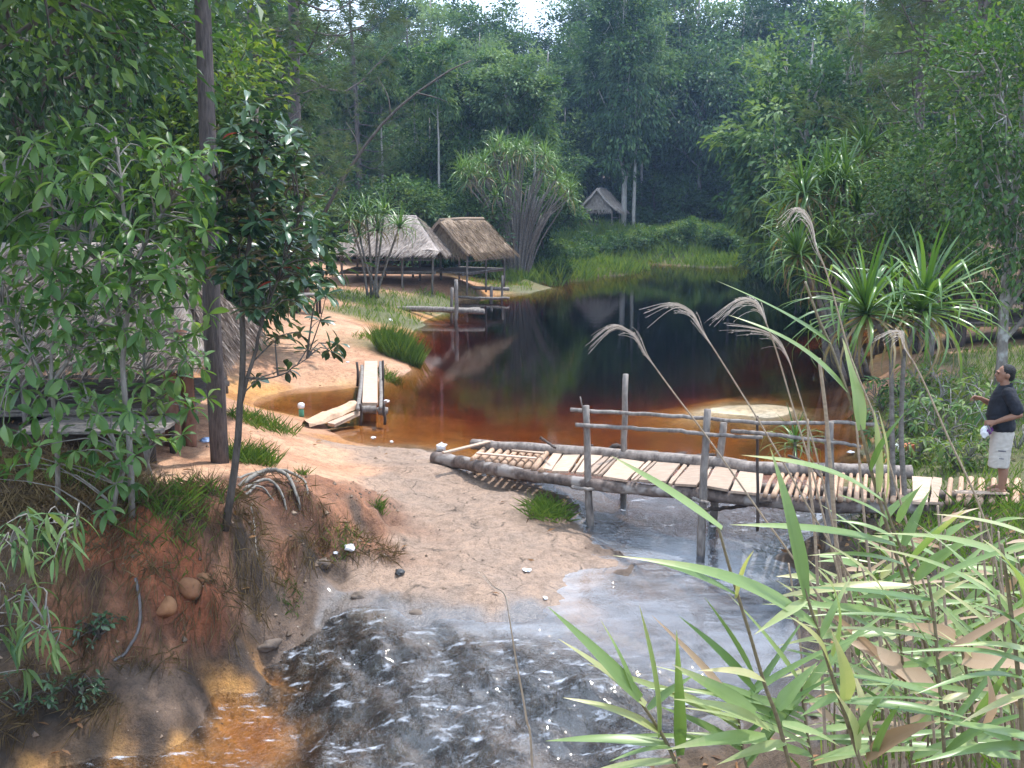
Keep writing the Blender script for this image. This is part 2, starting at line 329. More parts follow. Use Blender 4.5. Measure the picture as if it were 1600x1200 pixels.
def RG(u, v, sink=0.0):
    """the spot of ground that the photo shows at pixel (u, v)"""
    x = (u - 800) * _RY / (1600 * CP + (600 - v) * SP); zr = CAMZ - slope(v) * _RY; d = zr - zground(x, _RY); i = int(np.argmax(d < 0))
    if d[i] >= 0: return np.array([x[-1], _RY[-1], zr[-1]])
    i = max(i, 1); f = d[i - 1] / (d[i - 1] - d[i]); Yh = _RY[i - 1] + (_RY[i] - _RY[i - 1]) * f; q = P(u, v, Yh); return q - np.array([0, 0, sink])
def axis(lo, f0, f1, hi, step, n):
    f = np.arange(f0, f1, step)
    a = f0 - (f0 - lo) * (np.linspace(0, 1, n + 1)[1:][::-1]) ** 2.6; b = f1 + (hi - f1) * np.linspace(0, 1, n + 1)[0:] ** 2.6
    return np.concatenate([a, f, b])
gx = axis(-140, -6.6, 4.6, 140, .055, 90); gy = np.concatenate([axis(-20, 8.2, 17.5, 40, .055, 40)[:-1], np.linspace(18, 40, 2)[1:] * 0 + 40, 40 + 140 * np.linspace(0, 1, 110)[1:] ** 1.5])
gy = np.unique(np.round(np.concatenate([gy, np.linspace(17.5, 40, 110)]), 4))
X, Y = np.meshgrid(gx, gy); xf, yf = X.ravel(), Y.ravel()
cl = classes(xf, yf); zf = zground(xf, yf, True, cl)
ny, nx = X.shape; ii = (np.arange(ny - 1)[:, None] * nx + np.arange(nx - 1)).ravel()
GF = np.stack([ii, ii + 1, ii + nx + 1, ii + nx], 1)
base = {'S': (.50, .30, .185), 'R': (.31, .215, .155), 'W': (.06, .048, .042), 'C': (.29, .14, .078), 'H': (.065, .045, .030), 'T': (.11, .115, .045), 'B': (.50, .26, .075), 'K': (.66, .53, .36), 'D': (.15, .10, .07)}
alt = {'S': (.40, .21, .12), 'R': (.25, .18, .135), 'W': (.11, .08, .062), 'C': (.24, .10, .05), 'H': (.12, .075, .042), 'T': (.10, .10, .04), 'B': (.34, .15, .045), 'K': (.52, .38, .22), 'D': (.07, .05, .038)}
n1 = np.clip(fbm(xf * .7, yf * .7, 5, 81) * 2.4 + .5, 0, 1)[:, None]; n2 = np.clip(fbm(xf * 4.1, yf * 4.1, 4, 91) * 2.2 + .5, 0, 1)[:, None]; nn = .55 * n1 + .45 * n2
col = np.zeros((len(xf), 3))
for k, c in enumerate(KL):
    f = np.clip((nn - .5) * 1.8 + .5, 0, 1); col += cl[:, k:k + 1] * (np.array(base[c]) * (1 - f) + np.array(alt[c]) * f)
rc = np.hypot((xf - G(235, 960, -.25)[0]) / .85, (yf - G(235, 960, -.25)[1]) / .42)[:, None]      # red clay scar of the bank
rm = sstep(1.15, .75, rc + .5 * fbm(xf * 3, yf * 3, 4, 97)[:, None]); col = col * (1 - rm) + rm * (np.array([.40, .13, .055]) * (1 - n2 * .5))
bk = (cl[:, CIX['C']] + cl[:, CIX['D']] + cl[:, CIX['H']])[:, None] * (yf < 13.2)[:, None] * (1 - .6 * rm); ms_ = np.clip(fbm(xf * 2.4, yf * 2.4, 5, 111) * 3.2 + .45, 0, 1)[:, None]; col = col * (1 - .62 * bk * ms_)
wl = wlevel(xf, yf)
wet = np.clip(cl[:, CIX['W']] * 1.2 + .45 * sstep(.05, 0, zf - wl), 0, 1)
mud = cl[:, CIX['R']] * .0
me = mesh_np('ground', np.stack([xf, yf, zf], 1), [GF], None, True)
a = me.attributes.new('basecol', 'FLOAT_COLOR', 'POINT'); a.data.foreach_set('color', np.concatenate([col, np.ones((len(col), 1))], 1).astype(np.float32).ravel())
a = me.attributes.new('wet', 'FLOAT', 'POINT'); a.data.foreach_set('value', wet.astype(np.float32))
a = me.attributes.new('shelf', 'FLOAT', 'POINT'); a.data.foreach_set('value', (cl[:, CIX['R']]).astype(np.float32))
a = me.attributes.new('stone', 'FLOAT', 'POINT'); a.data.foreach_set('value', (cl[:, CIX['W']]).astype(np.float32))
m, t, o = newmat('ground'); L = t.links.new
at = nd(t, 'ShaderNodeAttribute', attribute_name='basecol'); aw = nd(t, 'ShaderNodeAttribute', attribute_name='wet'); ast = nd(t, 'ShaderNodeAttribute', attribute_name='stone')
tc = nd(t, 'ShaderNodeTexCoord'); f1 = noise(t, 9, 6, tc.outputs['Object'], .68); f2 = noise(t, 45, 4, tc.outputs['Object'], .65)
c1 = ramp(t, f1, [(.3, (.6, .57, .55)), (.5, (1, 1, 1)), (.72, (1.25, 1.2, 1.16))])
mx = nd(t, 'ShaderNodeMix', data_type='RGBA', blend_type='MULTIPLY'); mx.inputs[0].default_value = 1; L(at.outputs['Color'], mx.inputs[6]); L(c1, mx.inputs[7])
c2 = ramp(t, f2, [(.34, (.68, .66, .64)), (.5, (1, 1, 1)), (.68, (1.16, 1.14, 1.12))])
mx2 = nd(t, 'ShaderNodeMix', data_type='RGBA', blend_type='MULTIPLY'); mx2.inputs[0].default_value = 1; L(mx.outputs[2], mx2.inputs[6]); L(c2, mx2.inputs[7])
ash = nd(t, 'ShaderNodeAttribute', attribute_name='shelf')                                      # cracks between the flakes of the bare rock
dn = nd(t, 'ShaderNodeTexNoise'); dn.inputs['Scale'].default_value = 1.6; dn.inputs['Detail'].default_value = 5; L(tc.outputs['Object'], dn.inputs['Vector'])
vm = nd(t, 'ShaderNodeVectorMath', operation='MULTIPLY_ADD'); L(dn.outputs['Color'], vm.inputs[0]); vm.inputs[1].default_value = (1.1, 1.1, 0); L(tc.outputs['Object'], vm.inputs[2])
vo = nd(t, 'ShaderNodeTexVoronoi', feature='DISTANCE_TO_EDGE'); vo.inputs['Scale'].default_value = 1.1; L(vm.outputs[0], vo.inputs['Vector'])
ck = nd(t, 'ShaderNodeMapRange'); L(vo.outputs['Distance'], ck.inputs[0]); ck.inputs[1].default_value = .0; ck.inputs[2].default_value = .03; ck.inputs[3].default_value = 1; ck.inputs[4].default_value = 0
ckm = nd(t, 'ShaderNodeMapRange'); L(f1, ckm.inputs[0]); ckm.inputs[1].default_value = .45; ckm.inputs[2].default_value = .6
ck2 = nd(t, 'ShaderNodeMath', operation='MULTIPLY'); L(ck.outputs[0], ck2.inputs[0]); L(ckm.outputs[0], ck2.inputs[1]); ck3 = nd(t, 'ShaderNodeMath', operation='MULTIPLY'); L(ck2.outputs[0], ck3.inputs[0]); L(ash.outputs['Fac'], ck3.inputs[1])
mx3 = nd(t, 'ShaderNodeMix', data_type='RGBA'); L(ck3.outputs[0], mx3.inputs[0]); L(mx2.outputs[2], mx3.inputs[6]); mx3.inputs[7].default_value = (.05, .035, .025, 1)
p = nd(t, 'ShaderNodeBsdfPrincipled'); L(mx3.outputs[2], p.inputs['Base Color'])
rr = nd(t, 'ShaderNodeMapRange'); L(aw.outputs['Fac'], rr.inputs[0]); rr.inputs[3].default_value = .9; rr.inputs[4].default_value = .2; L(ast.outputs['Fac'], p.inputs['Coat Weight']); p.inputs['Coat Roughness'].default_value = .07; p.inputs['Coat IOR'].default_value = 1.6; L(rr.outputs[0], p.inputs['Roughness'])
mp = nd(t, 'ShaderNodeMapping'); mp.inputs['Rotation'].default_value = (0, 0, .64); mp.inputs['Scale'].default_value = (1, .55, 1); L(tc.outputs['Object'], mp.inputs[0])
f3 = noise(t, 7, 4, mp.outputs[0], .6)
b0 = nd(t, 'ShaderNodeBump'); L(ast.outputs['Fac'], b0.inputs['Strength']); b0.inputs['Distance'].default_value = .03; L(f3, b0.inputs['Height'])
b1 = nd(t, 'ShaderNodeBump'); b1.inputs['Strength'].default_value = .7; b1.inputs['Distance'].default_value = .05; L(f1, b1.inputs['Height']); L(b0.outputs[0], b1.inputs['Normal'])
b2 = nd(t, 'ShaderNodeBump'); b2.inputs['Strength'].default_value = .6; b2.inputs['Distance'].default_value = .015; L(f2, b2.inputs['Height']); L(b1.outputs[0], b2.inputs['Normal'])
L(b2.outputs[0], p.inputs['Normal']); L(p.outputs[0], o.inputs[0]); me.materials.append(m)
ground = tag(link('ground', me), 'orange sandy path, bare rock shelf and eroded clay banks around the pond', kind='structure')

# ================================================================== WATER (one closed body: pond, overflow under the bridge, stream)
vx = np.unique(np.concatenate([np.linspace(-16, -5, 8), np.arange(-5, 3.6, .06), np.linspace(3.6, 5, 12), np.linspace(5, 34, 16)])); vy = np.unique(np.concatenate([np.linspace(1, 7, 6), np.arange(7, 14.2, .06), np.arange(14.2, 17.2, .12), np.linspace(17.3, 98, 30)]))
X, Y = np.meshgrid(vx, vy); xf2, yf2 = X.ravel(), Y.ravel(); zw = wlevel(xf2, yf2)
act = sstep(-.05, -.3, zw); cas = sstep(-.5, -.66, zw); rif = act * sstep(-.42, -.33, zw)
th_ = .6 * xf2 + .8 * yf2; al_ = .8 * xf2 - .6 * yf2; lump = .09 * (1 - np.abs(2 * fbm(th_ * 3.4, al_ * 1.6, 3, 31)) - .8) + .32 * fbm(xf2 * 1.3, yf2 * 1.3, 3, 33) + .055
cw_ = classes(xf2, yf2)[:, CIX['W']]; zw = zw + rif * (.03 * fbm(xf2 * 5, yf2 * 5, 3, 101)) + cas * cw_ * (lump + .07 * fbm(th_ * 5, al_ * 2.8, 4, 107))
ny, nx = X.shape; N = nx * ny; ii = (np.arange(ny - 1)[:, None] * nx + np.arange(nx - 1)).ravel()
top = np.stack([ii, ii + 1, ii + nx + 1, ii + nx], 1)
ring = np.concatenate([np.arange(nx), np.arange(1, ny) * nx + nx - 1, np.arange(nx - 2, -1, -1) + (ny - 1) * nx, np.arange(ny - 2, 0, -1) * nx])
lowV = np.stack([xf2[ring], yf2[ring], np.full(len(ring), -4.5)], 1); k = np.arange(len(ring)); k2 = (k + 1) % len(ring)
side = np.stack([ring[k], N + k, N + k2, ring[k2]], 1)
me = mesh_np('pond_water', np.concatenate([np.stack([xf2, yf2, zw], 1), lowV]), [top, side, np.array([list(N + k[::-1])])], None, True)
a = me.attributes.new('flow', 'FLOAT', 'POINT'); a.data.foreach_set('value', np.concatenate([act * .05 + rif * .35 + cas * .36, np.zeros(len(ring))]).astype(np.float32))
painted_sheen = (act * (1 - .75 * rif) * .14 * (1 - cas) + cas * .02) * (xf2 > -3.1 + .12 * (yf2 - 9)) * sstep(-2.6, -.6, xf2)  # pale diffuse share painted into the stream, imitating reflected sky
a = me.attributes.new('painted_sheen', 'FLOAT', 'POINT'); a.data.foreach_set('value', np.concatenate([painted_sheen, np.zeros(len(ring))]).astype(np.float32))
m, t, o = newmat('water'); L = t.links.new
tc = nd(t, 'ShaderNodeTexCoord'); mp = nd(t, 'ShaderNodeMapping'); mp.inputs['Scale'].default_value = (1, 1.0, 1); L(tc.outputs['Object'], mp.inputs[0])
fl = nd(t, 'ShaderNodeAttribute', attribute_name='flow')
fa = noise(t, 1.6, 2, mp.outputs[0]); fb = noise(t, 9, 4, mp.outputs[0], .6)
ba = nd(t, 'ShaderNodeBump'); ba.inputs['Strength'].default_value = .02; ba.inputs['Distance'].default_value = .1; L(fa, ba.inputs['Height'])
bb = nd(t, 'ShaderNodeBump'); bb.inputs['Distance'].default_value = .07; L(fb, bb.inputs['Height']); L(ba.outputs[0], bb.inputs['Normal'])
mr = nd(t, 'ShaderNodeMapRange'); L(fl.outputs['Fac'], mr.inputs[0]); mr.inputs[3].default_value = .012; mr.inputs[4].default_value = 1.6; L(mr.outputs[0], bb.inputs['Strength'])
fr = nd(t, 'ShaderNodeFresnel'); fr.inputs['IOR'].default_value = 1.55; L(bb.outputs[0], fr.inputs['Normal'])
gl = nd(t, 'ShaderNodeBsdfGlossy'); gl.inputs['Roughness'].default_value = .012; L(bb.outputs[0], gl.inputs['Normal'])
tr = nd(t, 'ShaderNodeBsdfTransparent'); ms = nd(t, 'ShaderNodeMixShader'); L(fr.outputs[0], ms.inputs[0]); L(tr.outputs[0], ms.inputs[1]); L(gl.outputs[0], ms.inputs[2])
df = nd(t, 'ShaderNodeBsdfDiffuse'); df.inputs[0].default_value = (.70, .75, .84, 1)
mf = nd(t, 'ShaderNodeMapping'); mf.inputs['Rotation'].default_value = (0, 0, -.35); mf.inputs['Scale'].default_value = (.6, 1.5, 1); L(tc.outputs['Object'], mf.inputs[0]); fo = noise(t, 5, 6, mf.outputs[0], .7); fm = nd(t, 'ShaderNodeMapRange'); L(fo, fm.inputs[0]); fm.inputs[1].default_value = .56; fm.inputs[2].default_value = .7; fm.inputs[4].default_value = 1.3
ff = nd(t, 'ShaderNodeMath', operation='MULTIPLY'); L(fm.outputs[0], ff.inputs[0]); L(fl.outputs['Fac'], ff.inputs[1])
ar = nd(t, 'ShaderNodeAttribute', attribute_name='painted_sheen'); fz = noise(t, 2.2, 4, mf.outputs[0], .6); fzm = nd(t, 'ShaderNodeMapRange'); L(fz, fzm.inputs[0]); fzm.inputs[1].default_value = .3; fzm.inputs[2].default_value = .7; fzm.inputs[3].default_value = .35; fzm.inputs[4].default_value = 1.5; fx = nd(t, 'ShaderNodeMath', operation='MULTIPLY_ADD'); L(ar.outputs['Fac'], fx.inputs[0]); L(fzm.outputs[0], fx.inputs[1]); L(ff.outputs[0], fx.inputs[2]); fx.use_clamp = True  # adds the painted sky sheen to the foam streaks
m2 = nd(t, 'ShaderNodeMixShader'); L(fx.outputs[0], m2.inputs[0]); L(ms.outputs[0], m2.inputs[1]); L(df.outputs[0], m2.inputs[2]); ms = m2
va = nd(t, 'ShaderNodeVolumeAbsorption'); va.inputs['Color'].default_value = (.69, .46, .085, 1); va.inputs['Density'].default_value = 1.9
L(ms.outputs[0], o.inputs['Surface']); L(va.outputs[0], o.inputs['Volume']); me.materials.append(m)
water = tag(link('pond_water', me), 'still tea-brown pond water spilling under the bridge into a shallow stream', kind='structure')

# ================================================================== HAZE
HB = MB(); HB.add(*boxv((0, 72, 20), (150, 0, 0), (0, 98, 0), (0, 0, 26)))
m, t, o = newmat('haze'); pv = nd(t, 'ShaderNodeVolumePrincipled'); pv.inputs['Color'].default_value = (.45, .66, 1.0, 1); pv.inputs['Density'].default_value = .0006
pv.inputs['Anisotropy'].default_value = .3
t.links.new(pv.outputs[0], o.inputs['Volume'])
tag(link('haze', HB.mesh('haze', m)), 'thin blue haze filling the valley', kind='stuff')
# ================================================================== PLANT MATERIALS
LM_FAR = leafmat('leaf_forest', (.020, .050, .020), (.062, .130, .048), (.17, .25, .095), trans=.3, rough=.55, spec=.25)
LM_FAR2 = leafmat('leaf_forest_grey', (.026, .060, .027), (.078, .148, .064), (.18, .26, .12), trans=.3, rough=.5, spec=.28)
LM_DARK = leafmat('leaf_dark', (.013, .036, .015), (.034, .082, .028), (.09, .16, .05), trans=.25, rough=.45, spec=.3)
LM_YEL = leafmat('leaf_yellowing', (.04, .085, .016), (.095, .17, .034), (.22, .25, .055), trans=.4, rough=.5)
LM_PINE = leafmat('pine_needles', (.038, .066, .028), (.085, .125, .05), (.17, .20, .09), trans=.25, rough=.5, spec=.25)
LM_SAP = leafmat('leaf_sapling', (.045, .11, .03), (.092, .19, .052), (.185, .29, .10), trans=.42, rough=.42, spec=.4)
LM_GLOSS = leafmat('leaf_glossy', (.018, .045, .022), (.042, .090, .040), (.09, .155, .07), trans=.18, rough=.3, spec=.6)
LM_RED = leafmat('leaf_red', (.16, .02, .015), (.26, .035, .025), (.34, .06, .03), trans=.4, rough=.4, tcol=(1.4, .8, .6))
LM_PAN = leafmat('leaf_pandanus', (.035, .085, .022), (.085, .17, .042), (.19, .29, .085), trans=.3, rough=.3, spec=.55)
LM_PAND = leafmat('leaf_pandanus_dry', (.16, .115, .06), (.26, .20, .11), (.36, .29, .17), trans=.25, rough=.6)
LM_GRASS = leafmat('grass_blade', (.045, .095, .018), (.10, .18, .035), (.21, .28, .06), trans=.4, rough=.5)
LM_DRYG = leafmat('grass_dry', (.10, .07, .035), (.19, .135, .065), (.28, .21, .11), trans=.3, rough=.7, tcol=(1.2, 1.1, .8))
BK_FOR = barkmat('bark_grey', (.12, .10, .085), (.30, .27, .235), 9, .3, .4, lichen=(.40, .40, .37))
BK_PALE = barkmat('bark_pale', (.24, .22, .20), (.46, .43, .40), 7, .4, .3)
BK_PINE = barkmat('bark_pine', (.045, .036, .034), (.15, .118, .108), 16, .28, .9)
BK_DARK = barkmat('bark_dark', (.035, .028, .022), (.115, .095, .078), 14, .3, .6)
BK_SAP = barkmat('bark_sapling', (.13, .115, .10), (.27, .25, .22), 18, .3, .4)
BK_PAN = barkmat('bark_pandanus', (.10, .085, .075), (.25, .22, .19), 12, 1.5, .7)

# ================================================================== TREE PROTOTYPES
def broadleaf(seed, h, cr, ch, tr, nl, ns, lpc, LL, wr=.46, flat=.6, droop=.35, lean=.03):
    r = np.random.default_rng(seed); T, C = MB(), MB()
    top = h * .9; n = 9; zt = np.linspace(-.4, top, n); wob = np.cumsum(r.normal(0, lean * h / n, (n, 2)), 0) * (zt[:, None] > 0)
    tp = np.stack([wob[:, 0], wob[:, 1], zt], 1); T.add(*tube(tp, tr * (1 - .82 * np.linspace(0, 1, n)) + .012, 7))
    c0 = np.array([tp[-3][0], tp[-3][1], h - ch / 2]); ends = []
    for i in range(nl):
        d = unit(r.normal(0, 1, 3)); d[2] = d[2] * .9 + .1; e = c0 + d * np.array([cr, cr, ch / 2]) * r.uniform(.5, .95)
        zs = np.clip(e[2] - r.uniform(.12, .42) * ch, h - ch * 1.08, top * .97); k = np.interp(zs, zt, np.arange(n)); i0 = int(min(k, n - 2)); s = tp[i0] + (tp[i0 + 1] - tp[i0]) * (k - i0)
        mid = (s + e) / 2 + np.array([0, 0, -.06 * ch * r.uniform(-1, 1)]) + r.normal(0, .05 * cr, 3)
        lp = curve([s, mid, e], 6); r0 = tr * (1 - .8 * zs / h) * .5; T.add(*tube(lp, np.linspace(r0, .015, 6), 5, False))
        for j in range(ns):
            q = lp[r.integers(2, 6)]; f = q + unit(r.normal(0, 1, 3) + d * .8) * r.uniform(.12, .42) * cr
            T.add(*tube([q, (q + f) / 2 + r.normal(0, .03 * cr, 3), f], [.02 * cr * .3 + .008, .01, .004], 3, False)); ends.append(f)
        ends.append(e)
    for e in ends:
        k = int(lpc * r.uniform(.5, 1.35)); rc = cr * r.uniform(.15, .27)
        off = r.normal(0, 1, (k, 3)) * np.array([1, 1, flat]) * rc * .55; pos = e + off
        out = unit(pos - c0) * .8 + unit(off) * .7 + r.normal(0, .5, (k, 3)); out[:, 2] -= droop
        nr = r.normal(0, .45, (k, 3)) + np.array([0, 0, 1.0]) + unit(pos - c0) * .35
        tt = np.clip(r.uniform(.08, .92) + r.normal(0, .12, k), 0, 1)
        V, F = cards(pos, out, nr, LL * r.uniform(.6, 1.3, k), LL * wr * r.uniform(.7, 1.2, k), .2, .15)
        C.add(V, F, np.repeat(tt, 2))
    return T, C
def pine(seed, h, bare, spread, nb, ntuft, nl, tr, needle=.24, nw=.016):
    r = np.random.default_rng(seed); T, C = MB(), MB()
    n = 10; zt = np.linspace(-.4, h, n); wob = np.cumsum(r.normal(0, .012 * h / n * 3, (n, 2)), 0) * (zt[:, None] > 0)
    tp = np.stack([wob[:, 0], wob[:, 1], zt], 1); T.add(*tube(tp, tr * (1 - .85 * np.linspace(0, 1, n) ** 1.2) + .01, 9))
    P0, D0 = [], []
    for i in range(nb):
        f = i / (nb - 1); z = h * (bare + (1 - bare) * f) * .985; a = i * 2.4 + r.normal(0, .3); k = z / h * (n - 1) * (h / (h + .4)); i0 = int(min(k, n - 2)); s = np.array([np.interp(z, zt, tp[:, 0]), np.interp(z, zt, tp[:, 1]), z])
        ln = spread * (1 - .72 * f) * r.uniform(.65, 1.1); d = np.array([math.cos(a), math.sin(a), 0]); e = s + d * ln + np.array([0, 0, ln * r.uniform(.05, .35)]); m_ = s + d * ln * .5 + np.array([0, 0, -ln * r.uniform(0, .12)])
        lp = curve([s, m_, e], 7); T.add(*tube(lp, np.linspace(.05 * (1 - .6 * f) + .012, .008, 7), 5, False))
        for j in range(int(ntuft * (1 - .5 * f))):
            q = lp[r.integers(2, 7)] ; w = unit(d * .6 + r.normal(0, .7, 3) + [0, 0, .25]) * r.uniform(.1, .28) * ln; P0.append(q + w); D0.append(unit(w + np.array([0, 0, .5]) * np.linalg.norm(w)))
            if j % 3 == 0: T.add(*tube([q, q + w], [.01, .005], 3, False))
    for q, d in zip(P0, D0):
        dd = unit(d + r.normal(0, .75, (nl, 3))); pos = q + r.normal(0, .05, (nl, 3)); V, F = cards(pos, dd, rdir(nl, r), needle * r.uniform(.7, 1.25, nl), nw, 0, .25, .35)
        C.add(V, F, np.repeat(np.clip(r.uniform(.2, .8) + r.normal(0, .1, nl), 0, 1), 2))
    return T, C
PROTO = {}
def proto(key, tc, lm, bk, twig='crown'):
    T, C = tc; PROTO[key] = (T.mesh('trunk', bk, True), C.mesh(twig, lm))
def copy_tree(key, name, label, cat, loc, group=None, rz=None, sc=1):
    t = thing(name, label, cat, loc, group, random.uniform(0, 6.28) if rz is None else rz, sc)
    link('trunk', PROTO[key][0], t); link('crown', PROTO[key][1], t); return t
proto('tallA', broadleaf(1, 20, 3.9, 15, .24, 32, 5, 62, .44), LM_FAR, BK_PALE)
proto('tallB', broadleaf(2, 19, 3.5, 15.5, .22, 34, 5, 58, .40), LM_FAR2, BK_FOR)
proto('tallC', broadleaf(3, 22, 4.4, 15, .26, 32, 5, 62, .46), LM_DARK, BK_FOR)
proto('tallD', broadleaf(4, 18, 3.3, 11, .20, 28, 5, 56, .40), LM_FAR2, BK_PALE)
proto('midA', broadleaf(5, 11, 3.1, 9.6, .14, 28, 5, 60, .34), LM_FAR, BK_FOR)
proto('midB', broadleaf(6, 10, 2.8, 9.0, .13, 26, 5, 60, .32), LM_DARK, BK_FOR)
proto('midC', broadleaf(7, 9, 3.2, 5.6, .15, 24, 6, 46, .30), LM_FAR2, BK_PALE)
proto('shrubA', broadleaf(8, 4.2, 2.0, 3.9, .07, 20, 5, 48, .22), LM_FAR, BK_DARK)
proto('shrubB', broadleaf(9, 3.4, 1.8, 3.2, .06, 18, 5, 50, .20), LM_DARK, BK_DARK)
proto('shrubC', broadleaf(10, 2.2, 1.3, 2.1, .04, 14, 5, 44, .15), LM_YEL, BK_DARK)
proto('bareA', broadleaf(21, 16, 2.6, 6.5, .15, 20, 5, 50, .36), LM_FAR2, BK_PALE)
proto('bareB', broadleaf(22, 15, 2.2, 5.0, .13, 16, 5, 46, .34), LM_FAR, BK_PALE)
proto('pineA', pine(11, 22, .34, 4.8, 48, 34, 18, .27, .30, .018), LM_PINE, BK_PINE)
proto('pineB', pine(12, 20, .2, 4.6, 48, 34, 18, .22, .30, .018), LM_PINE, BK_PINE)

def place(key, name, label, cat, u, Y, sc=1, group=None, rz=None, dz=0):
    x = (u - 800) * Y / 1625; return copy_tree(key, name, label, cat, (x, Y, zg(x, Y) - .05 + dz), group, rz, sc)
H0 = {'bareA': 16, 'bareB': 15, 'tallA': 20, 'tallB': 19, 'tallC': 22, 'tallD': 18, 'midA': 11, 'midB': 10, 'midC': 9, 'shrubA': 4.2, 'shrubB': 3.4, 'shrubC': 2.2, 'pineA': 22, 'pineB': 20}
fr_ = random.Random(5)
ORD = 'first second third fourth fifth sixth seventh eighth ninth tenth eleventh twelfth thirteenth fourteenth fifteenth sixteenth seventeenth eighteenth nineteenth twentieth'.split()
ORD += ['twenty-' + k for k in ORD[:9]] + ['thirtieth'] + ['thirty-' + k for k in ORD[:9]] + ['fortieth'] + ['forty-' + k for k in ORD[:9]]
def rowof(keys, u0, u1, step, Ya, Yb, hfun, name, label, cat, group, skip=None):
    u = u0; made = []
    while u < u1:
        if skip and skip[0] < u < skip[1]: u = skip[1]
        k = fr_.choice(keys); Y = fr_.uniform(Ya, Yb); h = hfun(u) * fr_.uniform(.88, 1.12); s = h / H0[k]; w = fr_.uniform(.9, 1.2)
        un = u + fr_.uniform(-.3, .3) * step; made.append((un, place(k, name, label, cat, un, Y, (s * w, s * w, s), group)))
        u += step * fr_.uniform(.8, 1.2)
    made.sort(key=lambda q: q[0])
    for i, (un, o_) in enumerate(made): o_['label'] = label + ', ' + ORD[i] + ' from the left'
def hA(u):   # tallest row
    return 21.5 if u > 850 else 18.5
TR, SH = 'forest_tree', 'forest_shrub'
rowof(['tallA', 'tallB', 'tallC', 'tallD'], -60, 1660, 50, 94, 112, hA, TR, 'tall broadleaf tree in the back row of the forest', 'tree', 'back row of the forest')
rowof(['tallA', 'tallB', 'tallC', 'midA'], 860, 1330, 46, 87, 94, lambda u: 17, TR, 'tall shaded tree in the high middle of the forest', 'tree', 'high part of the forest')
rowof(['midA', 'midB', 'tallD'], 480, 880, 44, 80, 92, lambda u: 10 if (590 < u < 665 or 760 < u < 850) else 12, TR, 'slender tree in the low gap of the forest beyond the huts', 'tree', 'low gap of the forest')
rowof(['midA', 'midB', 'midC', 'midB'], 840, 1280, 42, 84.5, 88, lambda u: 10, TR, 'rounded small tree at the forest edge behind the grassy point', 'tree', 'forest edge behind the grassy point')
rowof(['midA', 'midA', 'midB'], 420, 880, 40, 60, 76, lambda u: 8.2, TR, 'bushy small tree behind the two thatched huts', 'tree', 'trees behind the thatched huts')
rowof(['shrubA', 'shrubB'], 420, 860, 26, 53.5, 60, lambda u: 4.6, SH, 'dense green shrub low behind the two thatched huts', 'shrub', 'shrubs behind the huts', (735, 858))
rowof(['shrubA', 'shrubB', 'shrubB'], 985, 1240, 24, 82, 86, lambda u: 4.6, SH, 'dark shrub under the forest edge above the grassy point', 'shrub', 'shrubs above the grassy point')
rowof(['shrubA', 'shrubB'], 830, 990, 24, 87, 90, lambda u: 4.6, SH, 'dark shrub right behind the far small hut', 'shrub', 'shrubs behind the far hut')
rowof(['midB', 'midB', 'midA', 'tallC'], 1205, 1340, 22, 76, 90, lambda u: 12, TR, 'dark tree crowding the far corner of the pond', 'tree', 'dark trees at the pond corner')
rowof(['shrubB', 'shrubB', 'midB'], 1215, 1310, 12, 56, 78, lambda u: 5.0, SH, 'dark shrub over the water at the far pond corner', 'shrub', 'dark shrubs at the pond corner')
rowof(['midB', 'midA', 'tallB', 'tallC'], 1250, 1680, 44, 44, 66, lambda u: 13.5, TR, 'dense tree on the slope behind the screw pines', 'tree', 'trees behind the screw pines')
rowof(['midB', 'midA', 'shrubA'], 1290, 1680, 44, 31, 40, lambda u: 4.6, TR, 'leafy small tree between the screw pines and the slope', 'tree', 'small trees behind the screw pines')
rowof(['midA', 'midB', 'tallD', 'tallB'], -120, 450, 40, 38, 60, lambda u: 11.5, TR, 'broadleaf tree in the wood behind the sandy path', 'tree', 'wood behind the sandy path')
rowof(['shrubA', 'shrubB', 'midB'], -120, 400, 32, 26, 38, lambda u: 5, SH, 'leafy shrub behind the near thatched hut', 'shrub', 'shrubs behind the near hut')
for u_, Y_, k_, h_, lab in [(692, 88, 'tallD', 15.5, 'thin tree breaking the white sky gap above the hut roofs'), (748, 92, 'tallB', 17, 'taller tree between the two white sky gaps'), (812, 90, 'tallD', 14.5, 'thin-crowned tree inside the larger white sky gap'), (622, 90, 'tallA', 15, 'tree inside the smaller white sky gap')]:
    place(k_, TR, lab, 'tree', u_, Y_, (h_ / H0[k_] * .8, h_ / H0[k_] * .8, h_ / H0[k_]))
rowof(['bareA', 'bareB'], 972, 1210, 26, 83.5, 87, lambda u: 14, TR, 'slender pale-trunked tree along the forest front above the grassy point', 'tree', 'pale trunks above the grassy point')
rowof(['bareA', 'bareB'], 560, 850, 42, 58.5, 66, lambda u: 11.5, TR, 'slender pale-trunked tree rising behind the two huts', 'tree', 'pale trunks behind the huts')
